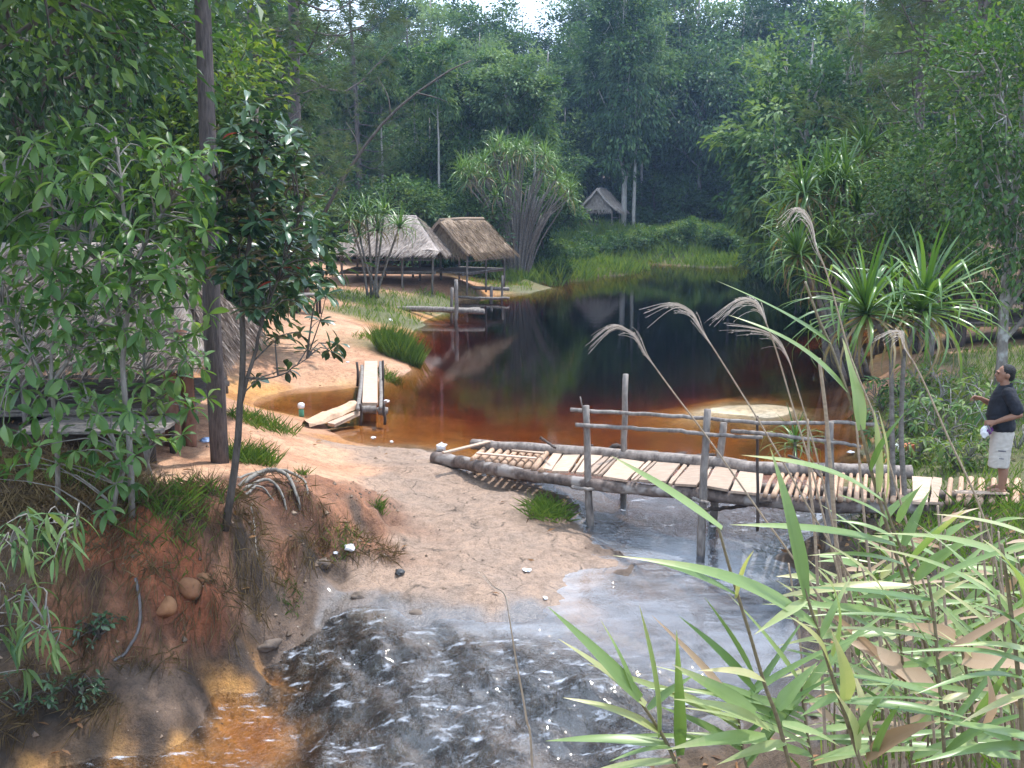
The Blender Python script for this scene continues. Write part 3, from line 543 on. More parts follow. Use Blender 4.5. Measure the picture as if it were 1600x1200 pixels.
# single trees that stand out
place('tallA', 'pale_trunk_tree', 'tall tree with a straight pale trunk just beside the far small hut', 'tree', 974, 79, (.95, .95, 1.0), None, 1.0)
place('tallD', 'pale_trunk_tree', 'thin pale-trunked tree next to the tall one beside the far hut', 'tree', 991, 78.5, (.7, .7, .95), None, 2.0)
place('midC', 'round_crowned_tree', 'round-crowned tree with many bare pale limbs above the grassy point', 'tree', 1092, 84, (1.5, 1.5, 1.75), None, .4)
place('tallB', 'slender_tree', 'slender grey-stemmed tree rising above the hut roofs', 'tree', 712, 66, (.7, .7, .62), None, .4)
place('pineB', 'pine_tree', 'hazy pine with soft needles above the hut roofs', 'pine', 560, 58, .8, 'pines around the pond', 1.1)
place('pineA', 'pine_tree', 'slim dark-trunked pine standing beyond the large near pine', 'pine', 468, 37, (1.0, 1.0, 1.0), 'pines around the pond', 2.2)
place('pineB', 'pine_tree', 'pine half hidden between the two trunks at the path', 'pine', 405, 34, .8, 'pines around the pond', 4.0)
place('pineB', 'pine_tree', 'feathery pine behind the wood at the picture top above the huts', 'pine', 640, 84, (.9, .9, .78), 'pines around the pond', 3.3)
place('pineA', 'pine_tree', 'tall pine with long soft boughs above the screw pine group', 'pine', 1508, 25.5, (.85, .85, .9), 'pines around the pond', 5.2)
place('pineB', 'pine_tree', 'pale green pine leaning its boughs over the pond beside the dark trunk', 'pine', 1425, 30, (.9, .9, .75), 'pines around the pond', .7)
t_ = place('pineA', 'pine_tree', 'large dark-barked pine trunk rising from the sandy bank by the path', 'pine', 345, 14, (.46, .46, .95), 'pines around the pond', 2.6)
b_ = G(345, 722, zg(*G(345, 722, .8)[:2])); t_.location = (b_[0], b_[1], zg(b_[0], b_[1]) - .05); t_.rotation_euler = (0, R(-1.6), 2.6)
# overhanging trees at the upper left
LM_BRT2 = leafmat('leaf_overhang', (.02, .052, .018), (.05, .115, .032), (.12, .20, .055), trans=.35, rough=.42, spec=.4)
proto('overC', broadleaf(35, 9.5, 3.3, 6.5, .10, 34, 7, 70, .125, .5, .7, .3), LM_BRT2, BK_DARK)
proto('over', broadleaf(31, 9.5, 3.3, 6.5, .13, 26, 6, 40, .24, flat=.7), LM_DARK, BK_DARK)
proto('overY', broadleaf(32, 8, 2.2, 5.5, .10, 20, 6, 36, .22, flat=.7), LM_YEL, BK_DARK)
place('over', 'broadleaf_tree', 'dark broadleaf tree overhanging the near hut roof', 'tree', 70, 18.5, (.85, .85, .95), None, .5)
place('overC', 'broadleaf_tree', 'dark spreading tree at the very corner overhanging the near bank', 'tree', -110, 12.6, (1.65, 1.65, 1.25), None, 2.5)
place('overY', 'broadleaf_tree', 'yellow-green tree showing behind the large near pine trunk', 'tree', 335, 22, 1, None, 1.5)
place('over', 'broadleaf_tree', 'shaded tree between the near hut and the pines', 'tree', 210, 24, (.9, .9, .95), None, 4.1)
# tree with small bright leaves on the right
LM_BRT = leafmat('leaf_bright', (.026, .068, .020), (.064, .140, .036), (.16, .225, .06), trans=.35, rough=.5)
proto('rightA', broadleaf(33, 8.4, 2.7, 7.0, .12, 34, 6, 50, .15, .6, .7, .1), LM_BRT, BK_FOR)
proto('rightB', broadleaf(34, 7.6, 2.3, 5.5, .11, 26, 6, 50, .15, .6, .7, .1), LM_FAR, BK_FOR)
place('rightA', 'broadleaf_tree', 'bright small-leaved tree behind the standing man', 'tree', 1585, 20, (.88, .88, .98), None, .3)
place('rightB', 'broadleaf_tree', 'green small-leaved tree between the pine and the thatched shelter', 'tree', 1470, 24, (.8, .8, .85), None, 1.3)
# leaning dead branch behind the huts
t = thing('dead_branch', 'long bare dead branch leaning across the trees above the hut roofs', 'branch', P(500, 320, 34)); m_ = MB()
m_.add(*tube(curve([P(500, 345, 34), P(545, 265, 34), P(610, 180, 34.3), P(690, 118, 34.6), P(735, 95, 35)], 12), np.linspace(.07, .02, 12), 6)); part(t, 'bough', m_, BK_DARK, True)
for (a, b) in [((610, 180), (590, 120)), ((650, 145), (700, 160)), ((560, 245), (540, 190))]:
    m_ = MB(); m_.add(*tube(curve([P(*a, 34.3), P((a[0] + b[0]) / 2 + 6, (a[1] + b[1]) / 2, 34.4), P(*b, 34.5)], 6), np.linspace(.03, .008, 6), 4)); part(t, 'twig', m_, BK_DARK, True)

# ================================================================== PANDANUS (screw pines)
def ribbon(L, W, bend, seg=7, kink=None, twist=0):
    """blade from the origin along +Y in the Y/Z plane, V-shaped, arching over by bend radians"""
    s = np.linspace(0, 1, seg + 1); ang = 0.0; p = np.zeros(3); out = []
    for i, k in enumerate(s):
        a = -bend * k ** 1.5
        if kink and k > kink[0]: a -= kink[1]
        w = W * (.75 + .9 * k if k < .28 else 1.0) * max(0.02, (1 - k) ** .55) * .5
        up = np.array([0, -math.sin(a), math.cos(a)]); out += [p + [-w, 0, 0] + up * w * .45, p.copy(), p + [w, 0, 0] + up * w * .45]
        p = p + np.array([0, math.cos(a), math.sin(a)]) * L / seg
    F = []
    for i in range(seg):
        a = i * 3; F += [[a, a + 1, a + 4, a + 3], [a + 1, a + 2, a + 5, a + 4]]
    return np.array(out), np.array(F)
def frame_m(pos, d, up=(0, 0, 1), L=1.0, W=1.0, roll=0):
    y = Vector(d).normalized(); x = y.cross(Vector(up))
    if x.length < 1e-4: x = Vector((1, 0, 0))
    x.normalize(); z = x.cross(y); M = Matrix((x, y, z)).transposed().to_4x4() @ Matrix.Rotation(roll, 4, 'Y')
    M = M @ Matrix.Diagonal((W, L, L, 1)); M.translation = Vector(pos); return M
PL = []
for i, (bd, kk) in enumerate([(.5, None), (1.2, None), (2.0, None), (1.5, (.5, .8)), (.8, (.62, 1.2))]):
    V, F = ribbon(1, .05, bd, 7, kk); m_ = MB().add(V, F, .35 + .1 * i); PL.append(m_)
PLM = [m_.mesh('leaf', LM_PAN, True) for m_ in PL]; PLD = PL[2].mesh('leaf', LM_PAND, True)
def head_leaves(r, pos, axis, n, Lm, dry=0):
    axis = unit(axis); out = []
    for i in range(n):
        f = (i + .5) / n; th = i * 2.39996 + r.normal(0, .15); el = R(82 - 112 * f ** .9) + r.normal(0, .1)
        a = np.array([0, 0, 1.]) if abs(axis[2]) < .95 else np.array([1., 0, 0]); s1 = unit(np.cross(axis, a)); s2 = np.cross(axis, s1)
        d = axis * math.sin(el) + (s1 * math.cos(th) + s2 * math.sin(th)) * math.cos(el); d[2] += .12
        k = 0 if f < .25 else r.choice([1, 1, 2, 3, 4]) if f < .8 else r.choice([2, 3])
        out.append((k, np.asarray(pos) - axis * .12 * f, unit(d), Lm * r.uniform(.75, 1.15) * (.8 + .3 * math.sin(f * 3)), f > 1 - dry, r.normal(0, .25)))
    return out
def pandanus(name, label, base, stems, heads, seed, singles=300, group=None, wid=1.0, sr=.07):
    """stems: list of polylines (world); heads: (pos, axis, n, length)"""
    r = np.random.default_rng(seed); t = thing(name, label, 'screw pine', base, group)
    for s in stems:
        m_ = MB(); c = curve(s, 8); m_.add(*tube(c, np.linspace(sr * 1.1, sr * .75, 8), 7)); part(t, 'stem', m_, BK_PAN, True)
    off = np.array(t.location); allv = []
    for (pos, ax, n, Lm) in heads: allv += head_leaves(r, pos, ax, n, Lm, .16)
    allv.sort(key=lambda q: q[1][1]); rest = MB(); restd = MB()
    for i, (k, p_, d, L_, dr, rl) in enumerate(allv):
        M = frame_m(p_ - off, d, (0, 0, 1), L_, L_ * wid * 1.0, rl)
        if i < singles: link('leaf', PLD if dr else PLM[k], t, M)
        else:
            V = np.asarray(PL[k].V[0]); V4 = np.concatenate([V, np.ones((len(V), 1))], 1) @ np.array(M).T; (restd if dr else rest).add(V4[:, :3], PL[k].F[0], float(np.clip(.5 + r.normal(0, .18), 0, 1)))
    if rest.n: o_ = link('leaf_crown', rest.mesh('leaf_crown', LM_PAN, True), t); o_['kind'] = 'stuff'
    if restd.n: o_ = link('dry_leaves', restd.mesh('dry_leaves', LM_PAND, True), t); o_['kind'] = 'stuff'
    return t
def gp(u, v, z): return RG(u, v, .05)
# big clump on the far shore: a fan of bare stems under a dome of leaf heads
rb = np.random.default_rng(40); b0 = gp(806, 436, .3); stems, heads = [], []
for i in range(46):
    a = rb.uniform(0, 6.283); f = math.sqrt(rb.uniform(.0, 1)); ex, ey = math.cos(a) * f, math.sin(a) * f
    e = b0 + np.array([ex * 3.2 - .1, ey * 2.4, 7.0 - 2.5 * f ** 2 + rb.normal(0, .3)]); s0 = b0 + np.array([ex * .55, ey * .5, -.1]); m_ = s0 * .5 + e * .5 + np.array([-ex * .55, -ey * .4, .5])
    stems.append([s0, m_, e]); heads.append((e, unit(np.array([ex * .6, ey * .6, 1])), 34, 1.1))
for i in range(60):
    a = rb.uniform(0, 6.283); f = rb.uniform(.3, 1); s0 = b0 + np.array([math.cos(a) * .6 * f, math.sin(a) * .5 * f, -.1]); e = b0 + np.array([math.cos(a) * 2.5 * f, math.sin(a) * 1.7 * f, rb.uniform(3.2, 5.0)]); stems.append([s0, (s0 + e) / 2 - np.array([math.cos(a), math.sin(a), 0]) * .3, e])
pandanus('screw_pine', 'huge screw pine clump, a fan of bare stems under a leafy dome', b0, stems, heads, 41, 260, 'screw pines', 1.1, .045)
# small one in front of the first hut
b0 = gp(585, 466, .6); hd = [(545, 340), (572, 333), (600, 330), (625, 352), (590, 356), (560, 360)]
Yb = b0[1]; st = [[b0 + [(i - 3) * .08, (i % 2) * .2, 0], P(u * .5 + 585 * .5, v * .5 + 466 * .5, Yb), P(u, v, Yb + (i % 3 - 1) * .5)] for i, (u, v) in enumerate(hd)]
pandanus('screw_pine', 'small screw pine in front of the first thatched hut', b0, st, [(s[-1], unit(np.array([(s[-1] - b0)[0] * .3, 0, 1])), 56, 1.15) for s in st], 42, 250, 'screw pines', 1.1, .05)
# group on the right shore
for i, (lab, hs, Yc, bu, seed) in enumerate([
    ('tall screw pine with a leafy top at the back of the right-hand shore', [(1352, 232), (1395, 250), (1330, 262), (1432, 262), (1370, 300), (1345, 330)], 29, 1370, 43),
    ('bright screw pine leaning over the dark water on the right-hand shore', [(1255, 300), (1292, 285), (1240, 350), (1280, 340), (1310, 310)], 26, 1300, 44),
    ('shaggy screw pine low over the water beside the leaning one', [(1245, 395), (1300, 385), (1338, 330), (1320, 280), (1275, 420), (1330, 400)], 25, 1330, 45),
    ('screw pine with drooping heads under the small-leaved tree', [(1400, 320), (1452, 345), (1425, 300), (1480, 240), (1490, 300), (1380, 370)], 27, 1420, 46)]):
    b0 = P(bu, 520, Yc); b0[2] = zg(b0[0], b0[1]) - .05; st = [[b0 + [.15 * k, .1 * k, 0], (b0 + P(u, v, Yc)) / 2 + [0, 0, .25], P(u, v, Yc + (k - 1) * .4)] for k, (u, v) in enumerate(hs)]
    pandanus('screw_pine', lab, b0, st, [(s[-1], unit(np.array([(s[-1] - b0)[0] * .25, -.15, 1])), 80, 1.35) for s in st], seed, 290, 'screw pines', 1.15, .07)
# near one with two thin stems growing beside the bridge
b0 = gp(1412, 800, .45); Yn = b0[1]; k0 = P(1392, 545, Yn); k1 = P(1412, 555, Yn - .05)
st = [[P(1396, 805, Yn), P(1394, 680, Yn), k0], [P(1416, 805, Yn), P(1408, 680, Yn), k1], [k0, P(1372, 510, Yn), P(1358, 488, Yn - .1)], [k1, P(1428, 515, Yn), P(1442, 480, Yn + .1)], [k0, P(1393, 520, Yn + .2), P(1398, 495, Yn + .3)]]
pandanus('screw_pine', 'near screw pine with two thin bare stems rising behind the bridge poles', b0, st, [(P(1352, 482, Yn - .1), unit([-.35, -.1, 1]), 84, 1.12), (P(1444, 476, Yn + .1), unit([.35, .1, 1]), 88, 1.18), (P(1398, 492, Yn + .3), unit([0, .1, 1]), 56, .95)], 47, 300, 'screw pines', 1.1, .035)
b0 = P(1243, 742, 14.6); b0[2] = -.2
pandanus('screw_pine', 'little screw pine rosette growing at the bridge rail over the water', b0, [[b0, P(1243, 722, 14.6), P(1242, 690, 14.6)]], [(P(1242, 688, 14.6), unit([0, -.1, 1]), 46, .62)], 48, 300, 'screw pines', 1.1, .03)
# ================================================================== WOOD AND THATCH MATERIALS
WD_PLANK = plainmat('plank_sunbleached', (.54, .40, .30), (.33, .23, .165), 7, .75, .35, .01, (1, 6, 1), rnd=.5)
WD_POLE = plainmat('pole_peeled', (.54, .36, .24), (.34, .21, .14), 10, .75, .4, .01, (3, 1, 1), rnd=.35)
WD_LOG = barkmat('log_bark', (.10, .08, .07), (.34, .29, .255), 10, .6, .7, .85)
WD_LOG2 = barkmat('log_bark_dark', (.055, .04, .035), (.22, .17, .145), 9, .6, .8, .85, lichen=(.30, .27, .25))
WD_OLD = barkmat('wood_weathered', (.11, .09, .08), (.30, .265, .235), 14, .35, .5, .85)
WD_DARK = barkmat('wood_dark', (.028, .02, .017), (.085, .063, .052), 14, .35, .5, .85)
TH_GREY = plainmat('thatch_grey', (.52, .445, .40), (.30, .25, .22), 14, .95, .9, .03, (5, 1, 1))
TH_BRN = plainmat('thatch_brown', (.37, .275, .19), (.19, .13, .09), 14, .95, .9, .03, (5, 1, 1))
TH_STRAW = leafmat('thatch_straw', (.22, .175, .15), (.42, .355, .315), (.60, .53, .47), trans=.1, rough=.9, spec=.1, tcol=(1, .9, .8))
TH_STRAWB = leafmat('thatch_straw_brown', (.13, .09, .06), (.27, .20, .14), (.42, .33, .22), trans=.1, rough=.9, spec=.1, tcol=(1, .9, .8))

# ================================================================== MAIN BRIDGE
FE = np.array([(690, 712, .27), (735, 712, .29), (800, 722, .32), (865, 733, .37), (942, 741, .43), (982, 748, .46), (1040, 753, .49), (1092, 758, .52), (1137, 764, .54), (1185, 770, .56), (1253, 777, .58), (1384, 782, .6), (1494, 783, .6), (1620, 784, .6)], float)
RE = np.array([(700, 690, .27), (765, 690, .29), (830, 697, .32), (885, 706, .37), (942, 711, .43), (1010, 721, .46), (1065, 725, .49), (1112, 730, .52), (1155, 735, .54), (1195, 741, .56), (1307, 740, .58), (1380, 742, .6), (1528, 748, .6), (1640, 750, .6)], float)
def onedge(E, u): v = np.interp(u, E[:, 0], E[:, 1]); z = np.interp(u, E[:, 0], E[:, 2]); return G(u, v, z)
bridge = thing('footbridge', 'rough wooden footbridge of planks and poles crossing the pond outlet', 'bridge', onedge(FE, 1100) * [1, 1, 0])
br = np.random.default_rng(50)
def bpart(name, VF, mat, smooth=False, lab=None):
    m_ = MB(); m_.add(*VF); o_ = part(bridge, name, m_, mat, smooth)
    if lab: o_['label'] = lab
    return o_
# stringer logs
fl_ = [G(678, 716, .12), G(720, 722, .15), G(790, 736, .20), G(865, 748, .24), G(982, 763, .32), G(1092, 772, .38), G(1253, 789, .44), G(1384, 793, .46), G(1560, 794, .46)]
c_ = curve(fl_, 40, .006, br); bpart('stringer_log', tube(c_, np.interp(np.linspace(0, 1, 40), [0, .2, .3, 1], [.12, .11, .09, .085]) * br.uniform(.93, 1.07, 40), 10), WD_LOG2, True)
rl_ = [G(738, 694, .30), G(800, 699, .34), G(885, 704, .40), G(1010, 714, .49), G(1112, 723, .55), G(1200, 733, .58), G(1330, 735, .58), G(1425, 738, .58)]
c_ = curve(rl_, 36, .006, br); bpart('stringer_log', tube(c_, np.linspace(.09, .10, 36), 10), WD_LOG, True)
c_ = curve([onedge(FE, 760) * .45 + onedge(RE, 780) * .55 - [0, 0, .13], onedge(FE, 1100) * .45 + onedge(RE, 1110) * .55 - [0, 0, .13], onedge(FE, 1520) * .45 + onedge(RE, 1540) * .55 - [0, 0, .12]], 20); bpart('stringer_log', tube(c_, .075, 8), WD_LOG, True)
# planks and poles across, each its own piece: (front u0, u1, rear u0, u1, kind)
def plank(f0, f1, r0, r1, th=.035, lift=0, mat=None):
    a, b, c, d = onedge(FE, f0), onedge(FE, f1), onedge(RE, r1), onedge(RE, r0); j = br.normal(0, .012, 4)
    dep = unit(((d + c) - (a + b)) / 2); a, b, c, d = a - dep * (.05 + j[0]), b - dep * (.05 + j[0] + j[1] * .7), c + dep * j[2] * 3, d + dep * (j[2] + j[3] * .7) * 3
    lj = abs(br.normal(0, .006)) + lift; tl = br.normal(0, .008, 4)
    n_ = 5; V = []
    for k in range(n_):
        f = k / (n_ - 1); p0 = a + (d - a) * f; p1 = b + (c - b) * f; w_ = unit(p1 - p0) * br.normal(0, .006)
        for q, s_ in ((p0 + w_, 0), (p1 - w_ * .6, 1)): V += [q + [0, 0, lj + (tl[0] if s_ else tl[1])], q + [0, 0, lj - th + (tl[0] if s_ else tl[1])]]
    F = []
    for k in range(n_ - 1):
        o_ = k * 4; F += [[o_, o_ + 2, o_ + 6, o_ + 4], [o_ + 1, o_ + 5, o_ + 7, o_ + 3], [o_, o_ + 4, o_ + 5, o_ + 1], [o_ + 2, o_ + 3, o_ + 7, o_ + 6]]
    F += [[0, 1, 3, 2], [n_ * 4 - 4, n_ * 4 - 2, n_ * 4 - 1, n_ * 4 - 3]]
    bpart('plank', (np.array(V), np.array(F)), mat or WD_PLANK)
def pole(f, r_, rad=.035, over=.08, lift=.0, mat=None):
    a, b = onedge(FE, f), onedge(RE, r_); d = unit(b - a); a = a - d * (over + br.normal(0, .025)) + [0, 0, lift - rad * .6]; b = b + d * br.normal(.01, .025) + [0, 0, lift - rad * .6]
    c = curve([a, (a + b) / 2 + br.normal(0, .012, 3), b], 6); bpart('pole', tube(c, rad * np.linspace(1.08, .9, 6) * br.uniform(.92, 1.08), 8), mat or WD_POLE, True)
fu = 742
for i in range(10): pole(fu + i * 11.8, 768 + i * 11.4, .047, .12)
for a_, b_ in (((745, 708), (838, 716)), ((800, 704), (850, 708)), ((692, 708), (764, 690))):                     # slats lying lengthwise over the poles
    p0 = G(*a_, .38); p1 = G(*b_, .40); d = unit(p1 - p0); s_ = np.array([-d[1], d[0], 0]); bpart('slat', boxv((p0 + p1) / 2, (p1 - p0) / 2, s_ * .035, [0, 0, .012], .004, br), WD_PLANK)
for f0, f1, r0, r1 in [(850, 862, 868, 880), (864, 888, 882, 908), (893, 897, 912, 918), (900, 912, 920, 943), (916, 924, 946, 952), (928, 934, 955, 960), (936, 941, 961, 967), (944, 981, 968, 1008), (985, 990, 1012, 1018), (992, 996, 1020, 1026), (999, 1041, 1028, 1064), (1045, 1050, 1068, 1074),
                       (1054, 1089, 1078, 1106), (1093, 1099, 1109, 1113), (1102, 1138, 1117, 1152), (1142, 1188, 1156, 1193), (1452, 1466, 1458, 1472)]: plank(f0, f1, r0, r1)
plank(1425, 1450, 1426, 1456)
uu = 1196.0
while uu < 1420:
    w_ = br.uniform(.026, .04); pole(uu, uu + (14 if uu < 1260 else 8) - (uu - 1190) * .03, w_, .03, .01); uu += w_ * 2 * 123 + br.uniform(2.5, 5)
uu = 1482.0
while uu < 1600:
    w_ = br.uniform(.036, .05); pole(uu, uu + 4, w_, .04, .01); uu += w_ * 2 * 123 + br.uniform(5, 10)
p0, p1 = G(1492, 768, .68), G(1575, 771, .69); d = unit(p1 - p0); bpart('slat', boxv((p0 + p1) / 2, (p1 - p0) / 2, [0, .04, 0], [0, 0, .012], .003, br), WD_PLANK)
# posts: (top px, foot px, depth, radius)
YF, YR = 13.0, 14.5
def fy(u): return onedge(FE, u)[1]
def ry(u): return onedge(RE, u)[1]
def post(tu, tv, bu, bv, Yd, rad, mat=WD_OLD, name='post'):
    a = P(bu, bv, Yd); a[2] -= .35; b = P(tu, tv, Yd); c = curve([a, (a + b) / 2 + br.normal(0, .012, 3), b], 9, .004, br); bpart(name, tube(c, rad * np.linspace(1.1, .88, 9), 8), mat, True)
y1 = fy(918) - .16; post(916, 634, 925, 836, y1, .054)
y2 = ry(985) + .16; post(977, 584, 974, 818, y2, .05)
y3 = fy(1100) - .16; post(1106, 640, 1096, 848, y3, .055, WD_OLD)
y4 = ry(1122) + .15; post(1131, 660, 1112, 812, y4, .06, WD_OLD)
y5 = fy(1185) - .08; post(1183, 650, 1185, 790, y5, .02, WD_DARK)
y6 = fy(1297) - .14; post(1296, 660, 1300, 850, y6, .062, WD_OLD)
y7 = ry(1240) + .15; post(1296, 660, 1296, 780, y7 + .1, .05, WD_DARK)
post(907, 620, 915, 650, y1 + .02, .012, WD_OLD, 'twig')
def rail(pts, rad, mat=WD_OLD, name='rail'):
    q = [P(*p_) for p_ in pts]; c = curve(q, 26, .005, br); bpart(name, tube(c, rad * np.linspace(1.1, .85, 26), 7), mat, True)
ym = y1 + .1
rail([(891, 640, y1 + .08), (977, 646, y1 - .1 + .05), (1040, 649, y3 + .25), (1106, 654, y3 + .1), (1200, 661, y6 + .1), (1300, 661, y6 + .1), (1372, 664, y6 + .2)], .028)
rail([(899, 664, y1 - .09), (977, 669, y1 - .12), (1060, 674, y3 - .02), (1106, 679, y3 - .1), (1192, 684, y5 - .05)], .03)
rail([(1144, 674, y3 - .12), (1200, 678, y6 - .05), (1296, 690, y6 - .11), (1345, 697, y6 - .11)], .026)
rail([(893, 762, y1 - .1), (925, 764, y1 - .1), (975, 759, y1 + .1)], .026)
rail([(1082, 780, y3 - .1), (1108, 786, y3 - .1)], .026); rail([(1094, 797, y3 - .1), (1150, 792, y3 + .2), (1205, 783, y6 + .2)], .026, WD_DARK)
rail([(845, 684, 15.9), (858, 693, 15.6), (868, 700, 15.3)], .02, WD_DARK, 'branch'); rail([(1232, 712, 14.2), (1262, 724, 13.6), (1275, 737, 13.2), (1285, 748, 13)], .018, WD_DARK, 'branch')
# driftwood trapped behind the rear log
for i, (u, v, l) in enumerate([(905, 700, .5), (1010, 710, .4), (1058, 712, .3), (1095, 715, .5), (1150, 724, .35), (960, 704, .3)]):
    a = G(u, v - 2, .1); t = thing('driftwood', ['dark driftwood stick caught behind the near end of the rear bridge log', 'short dark driftwood behind the tall bridge post', 'blackened wood scrap floating behind the bridge log', 'dark broken wood chunk behind the middle bridge posts', 'small dark driftwood behind the last wide planks', 'thin dark stick floating between the first two rail posts'][i], 'driftwood', a, 'driftwood behind the bridge'); m_ = MB()
    m_.add(*tube(curve([a - [l / 2, -.05, .08], a + br.normal(0, .03, 3), a + [l / 2, .05, .02]], 6), [.03, .05, .055, .045, .04, .02], 6)); part(t, 'stick', m_, WD_DARK, True)

# ================================================================== SMALL PLANK BRIDGE and loose boards on the left shore
zp = .3; c = G(580, 600, zp); t = thing('plank_walkway', 'short single-board walkway over the little inlet beside the sand', 'walkway', c * [1, 1, 0])
def quadslab(pts, th, name, mat, t, jit=.004):
    q = [np.asarray(p_) for p_ in pts]; V = np.array(q + [p_ - [0, 0, th] for p_ in q]) + br.normal(0, jit, (8, 3)); m_ = MB(); m_.add(V, np.array([[0, 1, 2, 3], [7, 6, 5, 4], [0, 4, 5, 1], [1, 5, 6, 2], [2, 6, 7, 3], [3, 7, 4, 0]])); return part(t, name, m_, mat)
quadslab([G(566, 629, zp), G(590, 629, zp), G(590, 564, zp + .03), G(570, 564, zp + .03)], .06, 'board', WD_PLANK, t)
for (a, b, rad) in [((559, 640), (566, 572), .045), ((595, 638), (594, 566), .04)]:
    m_ = MB(); m_.add(*tube(curve([G(*a, zp - .02), G((a[0] + b[0]) / 2 + 1, (a[1] + b[1]) / 2, zp), G(*b, zp + .02)], 8, .004, br), rad, 7)); part(t, 'side_pole', m_, WD_OLD, True)
for (u, v0, v1, Y) in [(558, 565, 590, 23.5), (598, 563, 625, 23.0), (601, 630, 648, 19.6), (563, 630, 650, 19.7)]:
    a, b = P(u, v1, Y), P(u, v0, Y); a[2] -= .2; m_ = MB(); m_.add(*tube(curve([a, b], 4, .01, br), .03, 6)); part(t, 'stake', m_, WD_DARK, True)
for (u0, u1, v) in [(563, 588, 640), (590, 606, 643)]:
    a, b = G(u0, v, .16), G(u1, v, .16); m_ = MB(); m_.add(*tube(curve([a, b], 5, .01, br), .085, 8)); part(t, 'support_log', m_, WD_OLD, True)
a, b = G(477, 664, .17), G(556, 633, .24); bd = thing('split_log', 'pale split log slab lying on the wet sand by the walkway', 'log', (a + b) / 2 * [1, 1, 0] + [0, 0, .1]); m_ = MB(); s_ = unit(np.cross(unit(b - a), [0, 0, 1]))
n_ = 12; V = []; hw = np.array([.10, .17, .19, .2, .2, .19, .2, .18, .17, .16, .15, .1])
for k in range(n_):
    q = a + (b - a) * k / (n_ - 1) + br.normal(0, .012, 3)
    for j, (w_, h_) in enumerate([(-1, -.02), (-.75, .05), (-.2, .10), (.3, .085), (.8, .05), (1, -.02)]): V.append(q + s_ * w_ * hw[k] + [0, 0, h_ + br.normal(0, .008)])
F = [[k * 6 + j, k * 6 + j + 1, k * 6 + 7 + j, k * 6 + 6 + j] for k in range(n_ - 1) for j in range(5)] + [[k * 6 + 5, k * 6, k * 6 + 6, k * 6 + 11] for k in range(n_ - 1)]
m_.add(V, np.array(F)); m_.add(np.zeros((0, 3)), np.zeros((0, 4), int)); part(bd, 'slab', m_, plainmat('split_wood', (.62, .42, .28), (.40, .25, .16), 6, .8, .8, .03, (1, 1, 1)))
a, b = G(518, 664, .13), G(560, 645, .17); bd = thing('split_log', 'narrow pale split board lying against the log slab', 'board', (a + b) / 2 * [1, 1, 0] + [0, 0, .1]); m_ = MB(); d = b - a; s_ = unit(np.cross(unit(d), [0, 0, 1])); m_.add(*boxv((a + b) / 2, d / 2, s_ * .07, [0, 0, .03], .01, br)); part(bd, 'board', m_, WD_PLANK)

# ================================================================== POLE JETTIES by the huts
def jetty(name, label, rails, posts):
    c = P(*rails[0][0]); t = thing(name, label, 'jetty', (c[0], c[1], 0))
    for r_ in rails:
        m_ = MB(); q = [P(*k) for k in r_[:-1]]; m_.add(*tube(curve(q, 14, .008, br), r_[-1], 7)); part(t, 'beam', m_, WD_OLD, True)
    for (u, v0, v1, Y, rad) in posts:
        a, b = P(u, v1, Y), P(u + 1, v0, Y); a[2] -= .6; m_ = MB(); m_.add(*tube(curve([a, b], 5, .008, br), rad, 7)); part(t, 'post', m_, WD_OLD, True)
jetty('pole_jetty', 'near pole jetty of weathered beams reaching over the grass into the pond', [((600, 484, 38.5), (660, 483, 38), (757, 487, 37.5), .11), ((610, 482, 39.2), (690, 484, 38.6), (750, 484, 38.2), .09)], [(705, 449, 490, 38), (712, 436, 492, 37.6)] and [(705, 449, 492, 38, .06), (712, 436, 494, 37.6, .075)])
jetty('pole_jetty', 'far pole jetty of thin beams beside the second hut', [((520, 457, 47), (640, 454, 46.5), (700, 449, 46.3), (796, 452, 46), .085), ((715, 464, 44.5), (760, 466, 44.2), (796, 466, 44), .06)], [(767, 447, 468, 45.6, .07), (784, 430, 470, 46, .05), (600, 452, 470, 44, .04)])

